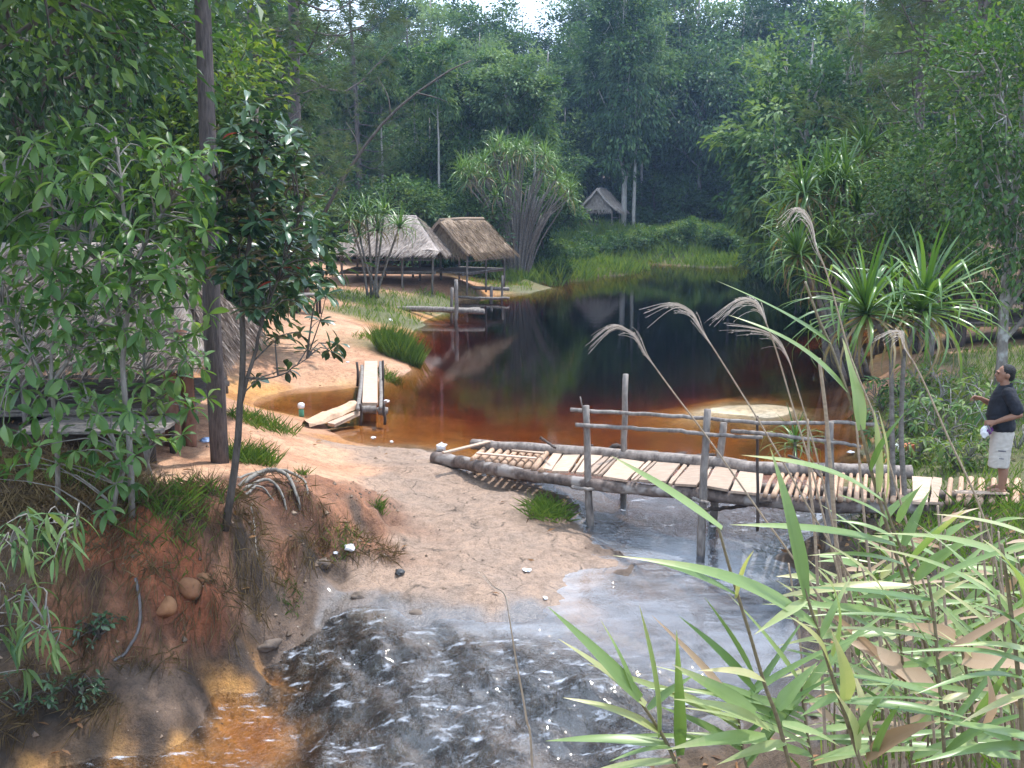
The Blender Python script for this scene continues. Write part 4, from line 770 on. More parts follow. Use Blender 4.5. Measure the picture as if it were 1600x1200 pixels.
# ================================================================== THATCHED HUTS
def hut(name, label, cx, cy, rz, Lr, Wr, zg0, eave, ridge, hip, mats, strands, seed, ov=.35, platform=True, posts_n=3, plat_h=.55, sl=.9, thick=.12, droop=.25):
    """ridge along local X; roof of two (or four) thatched slopes on posts with a bench platform inside"""
    r = np.random.default_rng(seed); t = thing(name, label, 'hut', (cx, cy, zg0), None, rz)
    hx, hy = Lr / 2 + ov, Wr / 2 + ov; rx = Lr / 2 + ov * .6 - (hip and hip * Wr / 2 or 0); roof = MB(); straw = MB()
    def slopeface(a, b, c, d, n=10, m2=6):         # eave a-b, ridge d-c; thick sagging slab with ragged eave
        a, b, c, d = [np.array(k, float) for k in (a, b, c, d)]; nrm = unit(np.cross(b - a, d - a)); V = []
        for j in range(m2 + 1):
            f = j / m2
            for i in range(n + 1):
                g = i / n; q = (a * (1 - g) + b * g) * (1 - f) + (d * (1 - g) + c * g) * f; q = q + nrm * (.03 * r.normal() - .06 * math.sin(math.pi * f)) ; V.append(q + nrm * thick * .5)
        k = (n + 1) * (m2 + 1); V += [q - nrm * thick for q in V]; F = []
        for j in range(m2):
            for i in range(n): o_ = j * (n + 1) + i; F += [[o_, o_ + 1, o_ + n + 2, o_ + n + 1], [k + o_, k + o_ + n + 1, k + o_ + n + 2, k + o_ + 1]]
        for i in range(n): F += [[i, k + i, k + i + 1, i + 1], [m2 * (n + 1) + i, m2 * (n + 1) + i + 1, k + m2 * (n + 1) + i + 1, k + m2 * (n + 1) + i]]
        for j in range(m2): o_ = j * (n + 1); F += [[o_, o_ + n + 1, k + o_ + n + 1, k + o_], [o_ + n, k + o_ + n, k + o_ + 2 * n + 1, o_ + 2 * n + 1]]
        roof.add(V, np.array(F))
        ar = np.linalg.norm(b - a) * np.linalg.norm(d - a); ns = int(strands * ar); ns = int(ns * 1.6); f = r.uniform(-.02, 1, ns); g = r.uniform(0, 1, ns)
        f[: ns // 4] = r.uniform(-.06, .06, ns // 4)
        q = (a * (1 - g[:, None]) + b * g[:, None]) * (1 - f[:, None]) + (d * (1 - g[:, None]) + c * g[:, None]) * f[:, None] + nrm * (thick * .5 + .01)
        dn = unit(a - d) + r.normal(0, .12, (ns, 3)) + nrm * .06; V, F = cards(q, dn, nrm + r.normal(0, .3, (ns, 3)), sl * .45 * r.uniform(.5, 1.3, ns), .02 * r.uniform(.6, 1.5, ns), .05, droop * .3, .4); straw.add(V, F, np.repeat(np.clip(.5 + r.normal(0, .25, ns), 0, 1), 2))
    if hip:
        e = [(-hx, -hy, eave), (hx, -hy, eave), (hx, hy, eave), (-hx, hy, eave)]; A, B = (-rx, 0, ridge), (rx, 0, ridge)
        slopeface(e[0], e[1], B, A); slopeface(e[2], e[3], A, B); slopeface(e[1], e[2], B, B); slopeface(e[3], e[0], A, A)
    else:
        slopeface((-hx, -hy, eave), (hx, -hy, eave), (hx * .96, 0, ridge), (-hx * .96, 0, ridge)); slopeface((hx, hy, eave), (-hx, hy, eave), (-hx * .96, 0, ridge), (hx * .96, 0, ridge))
    ro = link('roof', roof.mesh('roof', mats[0], False), t); st = link('thatch', straw.mesh('thatch', mats[1]), ro); st['kind'] = 'stuff'
    if not hip:
        for sx in (-1, 1):
            m_ = MB(); V = np.array([(sx * Lr / 2, -Wr / 2 * .94, eave + .05), (sx * Lr / 2, Wr / 2 * .94, eave + .05), (sx * Lr / 2, 0, ridge - .12)]); V = np.concatenate([V, V - [sx * .06, 0, 0]]); m_.add(V, [np.array([[0, 1, 2], [5, 4, 3]]), np.array([[0, 3, 4, 1], [1, 4, 5, 2], [2, 5, 3, 0]])]); link('gable', m_.mesh('gable', mats[0]), t)
            m_ = MB(); ns = 500; y = r.uniform(-1, 1, ns); z = r.uniform(-.1, 1, ns) * (1 - abs(y)); q = np.stack([np.full(ns, sx * (Lr / 2 + .02)), y * Wr / 2, eave + z * (ridge - eave)], 1); V, F = cards(q, np.array([0, 0, -1.]) + r.normal(0, .2, (ns, 3)), np.array([sx, 0, 0]) + r.normal(0, .2, (ns, 3)), .3, .03, .05, 0, .4); m_.add(V, F, np.repeat(np.clip(.5 + r.normal(0, .25, ns), 0, 1), 2)); g_ = link('gable_thatch', m_.mesh('gable_thatch', mats[1]), t); g_['kind'] = 'stuff'
    m_ = MB(); m_.add(*tube([(-rx, 0, ridge + .04), (0, 0, ridge + .07), (rx, 0, ridge + .04)], .075, 7)); link('ridge_roll', m_.mesh('ridge_roll', mats[0], True), ro)
    for i in range(posts_n):
        for sy in (-1, 1):
            x = -Lr / 2 + Lr * i / (posts_n - 1); m_ = MB(); m_.add(*tube(curve([(x, sy * Wr / 2, -.4), (x + r.normal(0, .04), sy * Wr / 2 + r.normal(0, .04), eave + .12)], 4), .05, 6)); link('post', m_.mesh('post', WD_OLD, True), t)
    if platform:
        nb = 7
        for i in range(nb):
            y = -Wr / 2 + Wr * (i + .5) / nb; m_ = MB(); m_.add(*boxv((0, y, plat_h), (Lr / 2 + .1, 0, 0), (0, Wr / nb / 2 - .015, 0), (0, 0, .02), .006, r)); link('floor_board', m_.mesh('floor_board', WD_OLD), t)
        for sy in (-1, 1): m_ = MB(); m_.add(*tube([(-Lr / 2 - .15, sy * Wr / 2 * .9, plat_h - .07), (Lr / 2 + .15, sy * Wr / 2 * .9, plat_h - .07)], .045, 6)); link('joist', m_.mesh('joist', WD_OLD, True), t)
        for sy in (-1, 1): m_ = MB(); m_.add(*tube([(-Lr / 2 - .1, sy * Wr / 2, plat_h + .5), (Lr / 2 + .1, sy * Wr / 2, plat_h + .5)], .03, 6)); link('rail', m_.mesh('rail', WD_OLD, True), t)
    return t
G2 = (TH_GREY, TH_STRAW); B2 = (TH_BRN, TH_STRAWB)
def at_hut(u, Y): x = (u - 800) * Y / 1625; return x, Y, zg(x, Y)
x, y, z = at_hut(612, 44.5); hut('thatched_hut', 'open thatched hut with a grey hipped roof and bench platforms behind the small screw pine', x, y, R(-4), 3.8, 2.9, z, 1.4, 2.75, .75, G2, 130, 61, .4, posts_n=4)
x, y, z = at_hut(722, 46.2); hut('thatched_hut', 'thatched hut with a brown gabled roof beside the large screw pine clump', x, y, R(62), 3.4, 2.4, z, 1.35, 2.75, 0, B2, 130, 62, .3, posts_n=3)
x, y, z = at_hut(940, 79.5); hut('thatched_hut', 'small lone thatched hut on the far bank under the forest', x, y, R(70), 2.2, 2.3, z, 1.75, 3.3, 0, G2, 90, 63, .35, posts_n=2, plat_h=.7)
hb = G(150, 705, .9); x, y = -7.2, 15.9; z = .85; hut('thatched_hut', 'near thatched hut with a wide pinkish grey roof behind the saplings', x, y, R(4), 4.6, 2.6, z, 1.35, 2.75, .6, G2, 420, 64, .45, posts_n=3, plat_h=.5, sl=.8, thick=.14)
x, y, z = at_hut(1600, 27); hut('thatched_hut', 'dark open thatched shelter behind the man under the trees', x, y, R(-6), 5.6, 3.2, z, 1.75, 3.4, .5, B2, 150, 65, .5, posts_n=4, plat_h=.6)
# bench by the path
a = G(445, 486, .8); t = thing('plank_bench', 'low plank bench standing on the sandy path behind the pine', 'bench', (a[0], a[1], zg(a[0], a[1]))); m_ = MB(); m_.add(*boxv((0, 0, .55), (1.25, 0, 0), (0, .35, 0), (0, 0, .03))); part(t, 'seat', m_, WD_OLD, world=False)
for sx in (-1, -.3, .4, 1):
    for sy in (-.25, .25): m_ = MB(); m_.add(*tube([(sx * 1.1, sy, -.2), (sx * 1.1, sy, .53)], .045, 6)); part(t, 'leg', m_, WD_DARK, True, world=False)
t = thing('plank_bench', 'broad low plank platform standing in the shade before the near hut', 'platform', (-5.6, 13.7, zg(-5.6, 13.7)))
for i in range(5): m_ = MB(); m_.add(*boxv((0, -.4 + i * .2, .42), (.95, 0, 0), (0, .09, 0), (0, 0, .02), .006, br)); part(t, 'board', m_, WD_OLD, world=False)
for sx in (-.8, .8):
    for sy in (-.4, .4): m_ = MB(); m_.add(*tube([(sx, sy, -.2), (sx, sy, .4)], .045, 6)); part(t, 'leg', m_, WD_DARK, True, world=False)
for (u, Y, h_) in ((268, 14.4, 1.35), (294, 14.6, 1.7)):
    x = (u - 800) * Y / 1560; z = zg(x, Y); t = thing('log_stump', ['short', 'taller'][u > 280] + ' reddish cut log post standing beside the large pine', 'post', (x, Y, z)); m_ = MB(); m_.add(*tube(curve([(0, 0, -.2), (.03, 0, h_ * .5), (0, 0, h_)], 6), [.12, .11, .1, .1, .095, .085], 8)); part(t, 'trunk', m_, barkmat('bark_reddish', (.12, .055, .035), (.28, .13, .085), 12, .3, .6), True, world=False)
# ================================================================== NEAR SAPLINGS (each big leaf its own piece)
def leafshape(W, bend, seg=5, peak=.5, fold=.35, drip=1.0):
    s = np.linspace(0, 1, seg + 1); p = np.zeros(3); V = []
    for k in s:
        a = -bend * k; w = W * .5 * (math.sin(math.pi * min(1, k ** (math.log(.5) / math.log(peak)))) ** .8 + .02) * (1 if k < .98 else .3)
        up = np.array([0, -math.sin(a), math.cos(a)]); V += [p + [-w, 0, 0] + up * w * fold, p.copy(), p + [w, 0, 0] + up * w * fold]; p = p + np.array([0, math.cos(a), math.sin(a)]) / seg
    F = []
    for i in range(seg):
        a = i * 3; F += [[a, a + 1, a + 4, a + 3], [a + 1, a + 2, a + 5, a + 4]]
    return np.array(V), np.array(F)
def leafset(W, bends, mat, peak=.5, tint=(.35, .5, .65)):
    ms = [MB().add(*leafshape(W, b, 5, peak), t=tint[i % len(tint)]) for i, b in enumerate(bends)]; return [(m_.V[0], m_.F[0], m_.mesh('leaf', mat, True)) for m_ in ms]
LS_SAP = leafset(.34, (.3, .8, 1.2), LM_SAP, .55, (.3, .55, .8)); LS_GLO = leafset(.36, (.1, .45, .8), LM_GLOSS, .6, (.25, .5, .8)); LS_BAM = leafset(.13, (.3, .7, 1.1), LM_FAR, .35, (.5, .75, .95)); LS_RED = leafset(.36, (.3, .8), LM_RED, .6)
def nearest_on(stems, q):
    best = None
    for s in stems:
        d = np.linalg.norm(s - q - np.array([0, 0, -.25]), axis=1); i = int(np.argmin(d))
        if best is None or d[i] < best[0]: best = (d[i], s[i])
    return best[1]
def leafy(name, label, cat, base, stems, srad, whorls, sets, n, Lr, seed, bark, up=.35, droop=.25, singles=300, group=None, restmat=None, red=None):
    r = np.random.default_rng(seed); t = thing(name, label, cat, base, group); off = np.array(t.location); cs = []
    for s, rad in zip(stems, srad):
        c = curve(s, 14, .006, r); cs.append(c); m_ = MB(); m_.add(*tube(c, np.linspace(rad, rad * .35, 14), 7)); part(t, 'stem', m_, bark, True)
    tw = MB(); leaves = []
    for q in whorls:
        q = np.asarray(q); s = nearest_on(cs, q); mid = (s + q) / 2 + np.array([0, 0, .10]) + r.normal(0, .04, 3); tw.add(*tube(curve([s, mid, q], 5), [.012, .01, .008, .006, .004], 4, False))
        ax = unit(unit(q - s) * .8 + np.array([0, 0, up])); a = np.array([0, 0, 1.]) if abs(ax[2]) < .9 else np.array([1., 0, 0]); s1 = unit(np.cross(ax, a)); s2 = np.cross(ax, s1); k = int(r.integers(n[0], n[1] + 1)); ph = r.uniform(0, 6.28)
        for i in range(k):
            th = ph + i * 6.283 / k + r.normal(0, .2); d = unit(ax * r.uniform(.0, .7) + s1 * math.cos(th) + s2 * math.sin(th)); d[2] -= droop * r.uniform(.4, 1.6); leaves.append((q + ax * r.uniform(-.04, .03), unit(d), r.uniform(*Lr), r.integers(len(sets))))
    part(t, 'twigs', tw, bark, True)
    leaves.sort(key=lambda l: l[0][1]); rest = MB(); nred = red or 0
    for i, (p_, d, L_, k) in enumerate(leaves):
        M = frame_m(p_ - off, d, (0, 0, 1), L_, L_ * r.uniform(.8, 1.15), r.normal(0, .35))
        if i < singles: link('leaf', (LS_RED[i % 2] if nred and i % max(1, singles // nred) == 3 else sets[k])[2], t, M)
        else: V = sets[k][0]; V4 = np.concatenate([V, np.ones((len(V), 1))], 1) @ np.array(M).T; rest.add(V4[:, :3], sets[k][1], float(np.clip(.55 + r.normal(0, .18), 0, 1)))
    if rest.n: o_ = link('foliage', rest.mesh('foliage', restmat, True), t); o_['kind'] = 'stuff'
    return t
rs = np.random.default_rng(70)
def inpoly(u, v, poly):
    c = False; j = len(poly) - 1
    for i in range(len(poly)):
        (a, b), (c_, d) = poly[i], poly[j]
        if (b > v) != (d > v) and u < (c_ - a) * (v - b) / (d - b) + a: c = not c
        j = i
    return c
def whorlpts(poly, n, Y, dY, minpx=16):
    us = [p_[0] for p_ in poly]; vs = [p_[1] for p_ in poly]; out = []; tries = 0
    while len(out) < n and tries < 20000:
        tries += 1; u, v = rs.uniform(min(us), max(us)), rs.uniform(min(vs), max(vs))
        if inpoly(u, v, poly) and all((u - a) ** 2 + (v - b) ** 2 > minpx ** 2 for a, b in out[-60:]): out.append((u, v))
    return [P(u, v, Y + rs.uniform(-dY, dY)) for u, v in out]
bA = gp(206, 806, .85); YA = bA[1]
polyA = [(-30, 290), (40, 215), (110, 185), (200, 215), (260, 205), (320, 215), (345, 270), (330, 340), (335, 400), (270, 450), (200, 430), (140, 470), (60, 400), (-30, 380)]
leafy('sapling', 'tall light green sapling with drooping leaf whorls over the near hut roof', 'sapling', bA, [[bA, P(203, 700, YA), P(192, 560, YA), P(205, 430, YA), P(190, 300, YA - .1), P(180, 215, YA)], [P(196, 520, YA), P(150, 400, YA), P(70, 310, YA - .2), P(10, 280, YA - .3)], [P(203, 430, YA), P(250, 340, YA), P(300, 270, YA + .2)]], [.04, .025, .022], whorlpts(polyA, 135, YA, .9, 15), LS_SAP, (5, 8), (.17, .29), 71, BK_SAP, .35, .4, 300, 'saplings on the near bank', LM_SAP)
bB = gp(232, 742, .85); YB = bB[1]
polyB = [(30, 470), (120, 430), (200, 430), (320, 410), (335, 520), (330, 640), (280, 700), (180, 690), (110, 600)]
leafy('sapling', 'shaded green sapling before the posts of the near hut', 'sapling', bB, [[bB, P(228, 640, YB), P(225, 540, YB), P(235, 440, YB)], [bB + [.05, 0, 0], P(205, 640, YB), P(165, 560, YB), P(130, 500, YB)]], [.03, .022], whorlpts(polyB, 75, YB - .3, .6, 17), LS_SAP, (5, 8), (.16, .27), 72, BK_SAP, .35, .4, 300, 'saplings on the near bank', LM_SAP)
bC = gp(188, 800, .85); YC = bC[1] - .3; bC[1] = YC
polyC = [(-20, 570), (60, 560), (150, 590), (215, 650), (225, 760), (180, 820), (130, 720), (70, 740), (30, 720), (-20, 760)]
leafy('sapling', 'low sapling spreading pale leaves at the picture edge above the bank', 'sapling', bC, [[bC, P(185, 720, YC), P(150, 640, YC), P(60, 590, YC - .1), P(0, 580, YC - .2)], [P(187, 760, YC), P(205, 690, YC), P(200, 640, YC)]], [.028, .02], whorlpts(polyC, 42, YC - .2, .5, 24), LS_SAP, (5, 8), (.17, .28), 73, BK_SAP, .35, .4, 300, 'saplings on the near bank', LM_SAP)
bF = gp(90, 790, .9); YF_ = bF[1] - .2
polyF = [(-30, 400), (60, 390), (150, 440), (260, 430), (250, 520), (150, 560), (60, 540), (-30, 560)]
leafy('sapling', 'dense sapling in the middle of the roof front at the picture edge', 'sapling', bF, [[bF, P(88, 680, YF_), P(80, 560, YF_), P(95, 450, YF_), P(90, 400, YF_)], [P(82, 600, YF_), P(140, 520, YF_), P(220, 470, YF_)], [P(82, 620, YF_), P(40, 540, YF_), P(0, 470, YF_)]], [.03, .02, .018], whorlpts(polyF, 62, YF_, .5, 19), LS_SAP, (5, 8), (.16, .27), 75, BK_SAP, .35, .4, 300, 'saplings on the near bank', LM_SAP)
# glossy dark tree in front of the big pine
bD = gp(352, 822, .7); YD = bD[1]
polyD = [(330, 215), (370, 160), (425, 160), (470, 215), (470, 265), (500, 330), (505, 380), (522, 430), (510, 480), (465, 470), (400, 500), (345, 440), (320, 350), (325, 270)]
wh = whorlpts(polyD, 120, YD, .6, 13) + [P(u, v, YD + .1 * k) for k, (u, v) in enumerate([(395, 480), (432, 530), (480, 545), (515, 548), (528, 540), (500, 500), (450, 578), (400, 592), (470, 520), (430, 445)])]
leafy('glossy_tree', 'small dark glossy-leaved tree with some red leaves in front of the large pine', 'tree', bD, [[bD, P(366, 740, YD), P(374, 650, YD), P(380, 560, YD), P(378, 470, YD), P(392, 360, YD), P(400, 250, YD), P(400, 170, YD)], [P(374, 640, YD), P(396, 560, YD), P(410, 500, YD), P(440, 420, YD), P(470, 340, YD)], [P(380, 590, YD), P(430, 590, YD - .1), P(480, 560, YD - .1)], [P(378, 470, YD), P(360, 380, YD), P(345, 300, YD)]], [.05, .026, .014, .022], wh, LS_GLO, (8, 12), (.15, .24), 74, BK_DARK, .5, .2, 300, None, LM_GLOSS, red=4)
# bamboo leaves hanging over the left bank
bE = np.array([-5.6, 9.0, zg(-5.6, 9.0)])
for i, (lab, poly, n_, st) in enumerate([('bamboo with bright long leaves at the upper left bank corner', [(-10, 800), (60, 790), (130, 800), (120, 880), (30, 870), (-10, 880)], 9, [(-60, 960), (-20, 880), (60, 820), (120, 820)]),
                                         ('dark drooping bamboo spray halfway down the left bank', [(0, 900), (60, 900), (95, 980), (70, 1060), (0, 1040)], 8, [(-60, 1040), (-10, 960), (40, 930), (80, 990)])]):
    Ye = 9.3; b0 = P(st[0][0], st[0][1] + 150, Ye); b0[2] = zg(b0[0], b0[1])
    leafy('bamboo', lab, 'bamboo', b0, [[b0] + [P(u, v, Ye) for u, v in st]], [.012], whorlpts(poly, n_ * 2, Ye, .3, 14), LS_BAM, (3, 5), (.22, .38), 76 + i, BK_SAP, .0, .9, 300, 'bamboo sprays on the left bank', LM_FAR)
for i, (u, v, s_, lab) in enumerate([(35, 1120, .5, 'dark bluish shrub at the very bottom of the left bank'), (120, 1090, .35, 'small weed on the ledge of the left bank'), (155, 1000, .3, 'small weed under the red clay scar')]):
    q = RG(u, v); leafy('weed', lab, 'weed', (q[0], q[1], zg(q[0], q[1])), [[q * [1, 1, 0] + [0, 0, zg(q[0], q[1])], q + [0, -.05, s_ * .6]]], [.01], [q + np.array([rs.uniform(-s_, s_) * .8, rs.uniform(-.2, .1), rs.uniform(0, s_)]) for k in range(14)], LS_GLO, (5, 7), (.06, .11), 80 + i, BK_DARK, .5, .1, 300, 'weeds on the left bank', LM_DARK)

# ================================================================== UNDERGROWTH right of the bridge (each bush a thing)
LS_LAN = leafset(.22, (.3, .8, 1.3), LM_YEL, .45, (.25, .45, .65)); LS_GRN = leafset(.26, (.3, .8, 1.2), LM_BRT, .5, (.35, .6, .9))
bush = [('leafy yellow-green bush at the water edge behind the near screw pine stems', 1395, 690, .45, .8), ('yellowing bush beside the near screw pine stems', 1440, 660, .5, .9), ('bush with dry orange leaves just behind the bridge rail end', 1425, 725, .35, .5), ('bush between the screw pine stems and the standing man', 1475, 690, .5, .9),
        ('pale leafy bush reaching up to the man’s raised hands'.replace('’', "'"), 1490, 640, .6, .9), ('low bush right behind the poles at the man\'s knees', 1500, 735, .4, .55), ('tall leafy bush beside the man\'s back', 1590, 700, .55, 1.1), ('bush on the bank directly behind the man', 1560, 660, .6, .9), ('low bush at the sandy landing behind the near screw pine', 1440, 612, .5, .6), ('bright bush at the sandy bank edge over the brown water', 1380, 640, .3, .7)]
for i, (lab, u, v, z, s_) in enumerate(bush):
    q = gp(u, v, z); ws = [q + np.array([rs.uniform(-1, 1) * s_ * .75, rs.uniform(-1, 1) * s_ * .5, rs.uniform(.1, 1) * s_]) for k in range(34)]
    leafy('bush', lab, 'bush', q, [[q, q + [rs.normal(0, .1), 0, s_ * .5], q + [rs.normal(0, .2), 0, s_]], [q, q + [-.2 * s_, 0, s_ * .4], q + [-.5 * s_, 0, s_ * .8]], [q, q + [.2 * s_, 0, s_ * .4], q + [.5 * s_, 0, s_ * .8]]], [.015, .012, .012], ws, LS_LAN if i % 3 else LS_GRN, (4, 7), (.12, .24), 90 + i, BK_SAP, .4, .25, 90, 'bushes beside the bridge', LM_YEL if i % 3 else LM_FAR)

# ================================================================== GRASS AND DRY TUFTS
proto('shrubG', broadleaf(14, 1.9, 1.5, 1.9, .03, 14, 5, 34, .24), LM_BRT, BK_DARK)
def blades(n, xy, L, W, r, mat_t=(.5, .2), lean=.5):
    z = zground(xy[:, 0], xy[:, 1]); pos = np.stack([xy[:, 0], xy[:, 1], z - .02], 1); d = rdir(len(pos), r) * lean + np.array([0, 0, 1]); nr = rdir(len(pos), r); nr[:, 2] = .1
    V, F = cards(pos, d, nr, L * r.uniform(.5, 1.3, len(pos)), W * r.uniform(.7, 1.3, len(pos)), .1, .18, .35); return V, F, np.repeat(np.clip(mat_t[0] + r.normal(0, mat_t[1], len(pos)), 0, 1), 2)
rg = np.random.default_rng(100)
def scatter(n, x0, x1, y0, y1, cls, th=.5, zmin=.03):
    xy = np.stack([rg.uniform(x0, x1, n), rg.uniform(y0, y1, n)], 1); c = classes(xy[:, 0], xy[:, 1]); k = sum(c[:, CIX[q]] for q in cls); z = zground(xy[:, 0], xy[:, 1]); return xy[(k > th) & (z > zmin)]
GM = MB()
xy = scatter(36000, -2, 20, 52, 79, 'TS', .3, -.12); hh_ = 1 + 1.6 * fbm(xy[:, 0] * .45, xy[:, 1] * .45, 3, 5); V, F, tt = blades(0, xy, 1.0 * hh_, .075, rg, (.62, .22)); GM.add(V, F, tt)
xy = scatter(9000, -8, 1, 30, 52, 'T', .5); V, F, tt = blades(0, xy, .35, .03, rg, (.6, .2)); GM.add(V, F, tt)
xy = scatter(9000, 4, 12, 13.5, 24, 'T', .55); V, F, tt = blades(0, xy, .28, .016, rg, (.45, .2)); GM.add(V, F, tt)
xy = scatter(16000, 1.6, 11, 3.5, 13.2, 'H', .5); xy = xy[fbm(xy[:, 0] * .9, xy[:, 1] * .9, 3, 77) > -.12]; V, F, tt = blades(0, xy, .34, .014, rg, (.42, .22), .7); GM.add(V, F, tt)
for i, (u, v, s_) in enumerate([(850, 425, .8), (880, 415, .9), (905, 420, .8), (930, 405, .9), (965, 398, .8), (1010, 392, .9), (1060, 385, 1.0), (1120, 392, .9), (1150, 402, .8), (868, 436, .6)]):
    q = RG(u, v); copy_tree('shrubG', 'shrub', 'low leafy green shrub on the grassy point, ' + ORD[[0, 2, 3, 4, 5, 6, 7, 8, 9, 1][i]] + ' from the left', 'shrub', (q[0], q[1], q[2] - .1), 'shrubs on the grassy point', None, s_)
tag(link('grass', GM.mesh('grass', LM_GRASS)), 'green grass growing along the pond shores', 'grass', kind='stuff')
def clump(name, label, u, v, z, n, L, W, rad, mat, cat='grass', group=None, lean=.7, tt=.5):
    q = G(u, v, z); q = RG(u, v); a_ = rg.uniform(0, 6.283, n); r_ = 1.7 * rad * rg.uniform(0, 1, n) ** .7; xy = np.stack([q[0] + r_ * np.cos(a_), q[1] + r_ * np.sin(a_)], 1); V, F, t_ = blades(0, xy, L, W, rg, (tt, .2), lean); m_ = MB(); m_.add(V, F, t_); off = (q[0], q[1], zg(q[0], q[1])); o_ = link(name, m_.mesh(name, mat, False, off)); o_.location = off; return tag(o_, label, cat, group)
clump('grass_clump', 'rounded tall grass clump on the shore above the short walkway', 622, 556, .25, 1700, .85, .02, .36, LM_GRASS, lean=.45, tt=.45)
clump('grass_clump', 'bright grass tuft at the foot of the large pine', 392, 722, .6, 420, .42, .014, .22, LM_GRASS, tt=.7)
clump('grass_clump', 'weedy grass tuft under the front of the bridge by the rock', 855, 800, -.12, 420, .34, .010, .2, LM_GRASS, lean=.9, tt=.3)
clump('grass_clump', 'low grass beside the far side of the short walkway', 608, 592, .12, 220, .3, .015, .2, LM_GRASS)
clump('grass_clump', 'small grass tuft on the sand lip at the bank corner', 592, 795, .1, 90, .22, .010, .05, LM_GRASS)
clump('grass_clump', 'grass by the inlet behind the pine', 410, 665, .3, 400, .35, .016, .35, LM_GRASS, tt=.4)
clump('grass_clump', 'small sprig on the sand by the exposed roots', 474, 742, .55, 40, .22, .012, .05, LM_GRASS)
clump('grass_clump', 'thin weeds in the crack at the foot of the bank', 455, 945, -.5, 90, .18, .010, .12, LM_GRASS, tt=.3)
clump('grass_clump', 'weeds beside the white litter under the bank', 540, 850, -.25, 110, .2, .010, .13, LM_GRASS, tt=.4)
clump('grass_clump', 'grass fringe on the ledge above the walkway path', 580, 530, .5, 200, .25, .02, .3, LM_GRASS, tt=.5)
for i in range(7):
    u, v = [(60, 740), (140, 750), (220, 765), (290, 790), (30, 800), (120, 810), (250, 800)][i]
    clump('grass_clump', ['grey-green', 'yellowish', 'browned', 'olive', 'dark', 'thin', 'sparse'][i] + ' grass tuft on the shaded bank top ' + ['by the low sapling', 'under the low sapling', 'before the tall sapling', 'right of the sapling stems', 'above the bamboo', 'beside the bamboo', 'between the sapling and the glossy tree'][i], u, v, .88, 260, .34, .012, .28, LM_GRASS if i in (1, 3, 6) else LM_DRYG, tt=.4)
DG = MB(); n_ = 30000                                                           # dry roots and dead grass hanging on the eroded bank
xy = np.stack([rg.uniform(-7, -1.4, n_), rg.uniform(8.9, 13.2, n_)], 1); c = classes(xy[:, 0], xy[:, 1]); z = zground(xy[:, 0], xy[:, 1]); gx_ = (zground(xy[:, 0], xy[:, 1] - .12) - z) / .12
k = ((c[:, CIX['C']] + c[:, CIX['H']] + c[:, CIX['D']] * .35) * (1.8 * fbm(xy[:, 0] * 1.5, xy[:, 1] * 1.5, 3, 7) + .75) > .45) & (z > -.8); q = np.stack([xy[:, 0], xy[:, 1], z + .015], 1)[k]; st_ = np.clip(-gx_[k], 0, 1.5)[:, None]
dd = np.array([0, -.5, 0]) + np.array([0, 0, -.8]) * st_ + np.array([0, 0, .5]) * (1 - np.minimum(st_, 1)) + rg.normal(0, .4, q.shape); V, F = cards(q, dd, np.array([0, -.7, .7]) + rg.normal(0, .5, q.shape), .26 * rg.uniform(.4, 1.5, len(q)), .010, 0, .1, .4); DG.add(V, F, np.repeat(np.clip(.4 + rg.normal(0, .25, len(q)), 0, 1), 2))
tag(link('dry_grass', DG.mesh('dry_grass', LM_DRYG)), 'dead grass and fine roots hanging down the eroded bank', 'dry grass', kind='stuff')
LT = MB(); n_ = 5000; xy = np.stack([rg.uniform(-9, 9, n_), rg.uniform(5, 24, n_)], 1); c = classes(xy[:, 0], xy[:, 1]); k = (c[:, CIX['H']] + .12 * c[:, CIX['T']] + .06 * c[:, CIX['S']] + .03 * c[:, CIX['R']]) > rg.uniform(0, 1, n_); xy = xy[k]; z = zground(xy[:, 0], xy[:, 1])
V, F = cards(np.stack([xy[:, 0], xy[:, 1], z + .02], 1), rdir(len(xy), rg) * [1, 1, .25], np.array([0, 0, 1]) + rg.normal(0, .3, (len(xy), 3)), .13 * rg.uniform(.5, 1.4, len(xy)), .05, .15, .05); LT.add(V, F, np.repeat(rg.uniform(0, 1, len(xy)), 2))
tag(link('leaf_litter', LT.mesh('leaf_litter', leafmat('dead_leaf', (.10, .055, .03), (.24, .12, .05), (.42, .25, .11), trans=.15, rough=.8, tcol=(1.2, .9, .6)))), 'fallen brown leaves scattered on the banks', 'leaf litter', kind='stuff')

PB = MB(); n_ = 2600; xy = np.stack([rg.uniform(-6, 3, n_), rg.uniform(9, 17, n_)], 1); c = classes(xy[:, 0], xy[:, 1]); k = (c[:, CIX['C']] + c[:, CIX['D']] + c[:, CIX['R']] * .06 + c[:, CIX['H']] * .5) > rg.uniform(0, 1, n_); xy = xy[k]; z = zground(xy[:, 0], xy[:, 1])
oc = np.array([[1, 0, 0], [-1, 0, 0], [0, 1, 0], [0, -1, 0], [0, 0, 1], [0, 0, -1]], float); of = np.array([[0, 2, 4], [2, 1, 4], [1, 3, 4], [3, 0, 4], [2, 0, 5], [1, 2, 5], [3, 1, 5], [0, 3, 5]])
for (x_, y_), z_ in zip(xy, z): s_ = .012 + .03 * rg.uniform(0, 1) ** 4; PB.add(oc * s_ * rg.uniform(.6, 1.4, (6, 3)) + [x_, y_, z_], of, rg.uniform(0, 1))
tag(link('pebbles', PB.mesh('pebbles', leafmat('pebble', (.10, .07, .05), (.24, .17, .12), (.40, .30, .22), trans=0, rough=.85))), 'small pebbles and crumbs of clay on the banks and shelf', 'pebbles', kind='stuff')
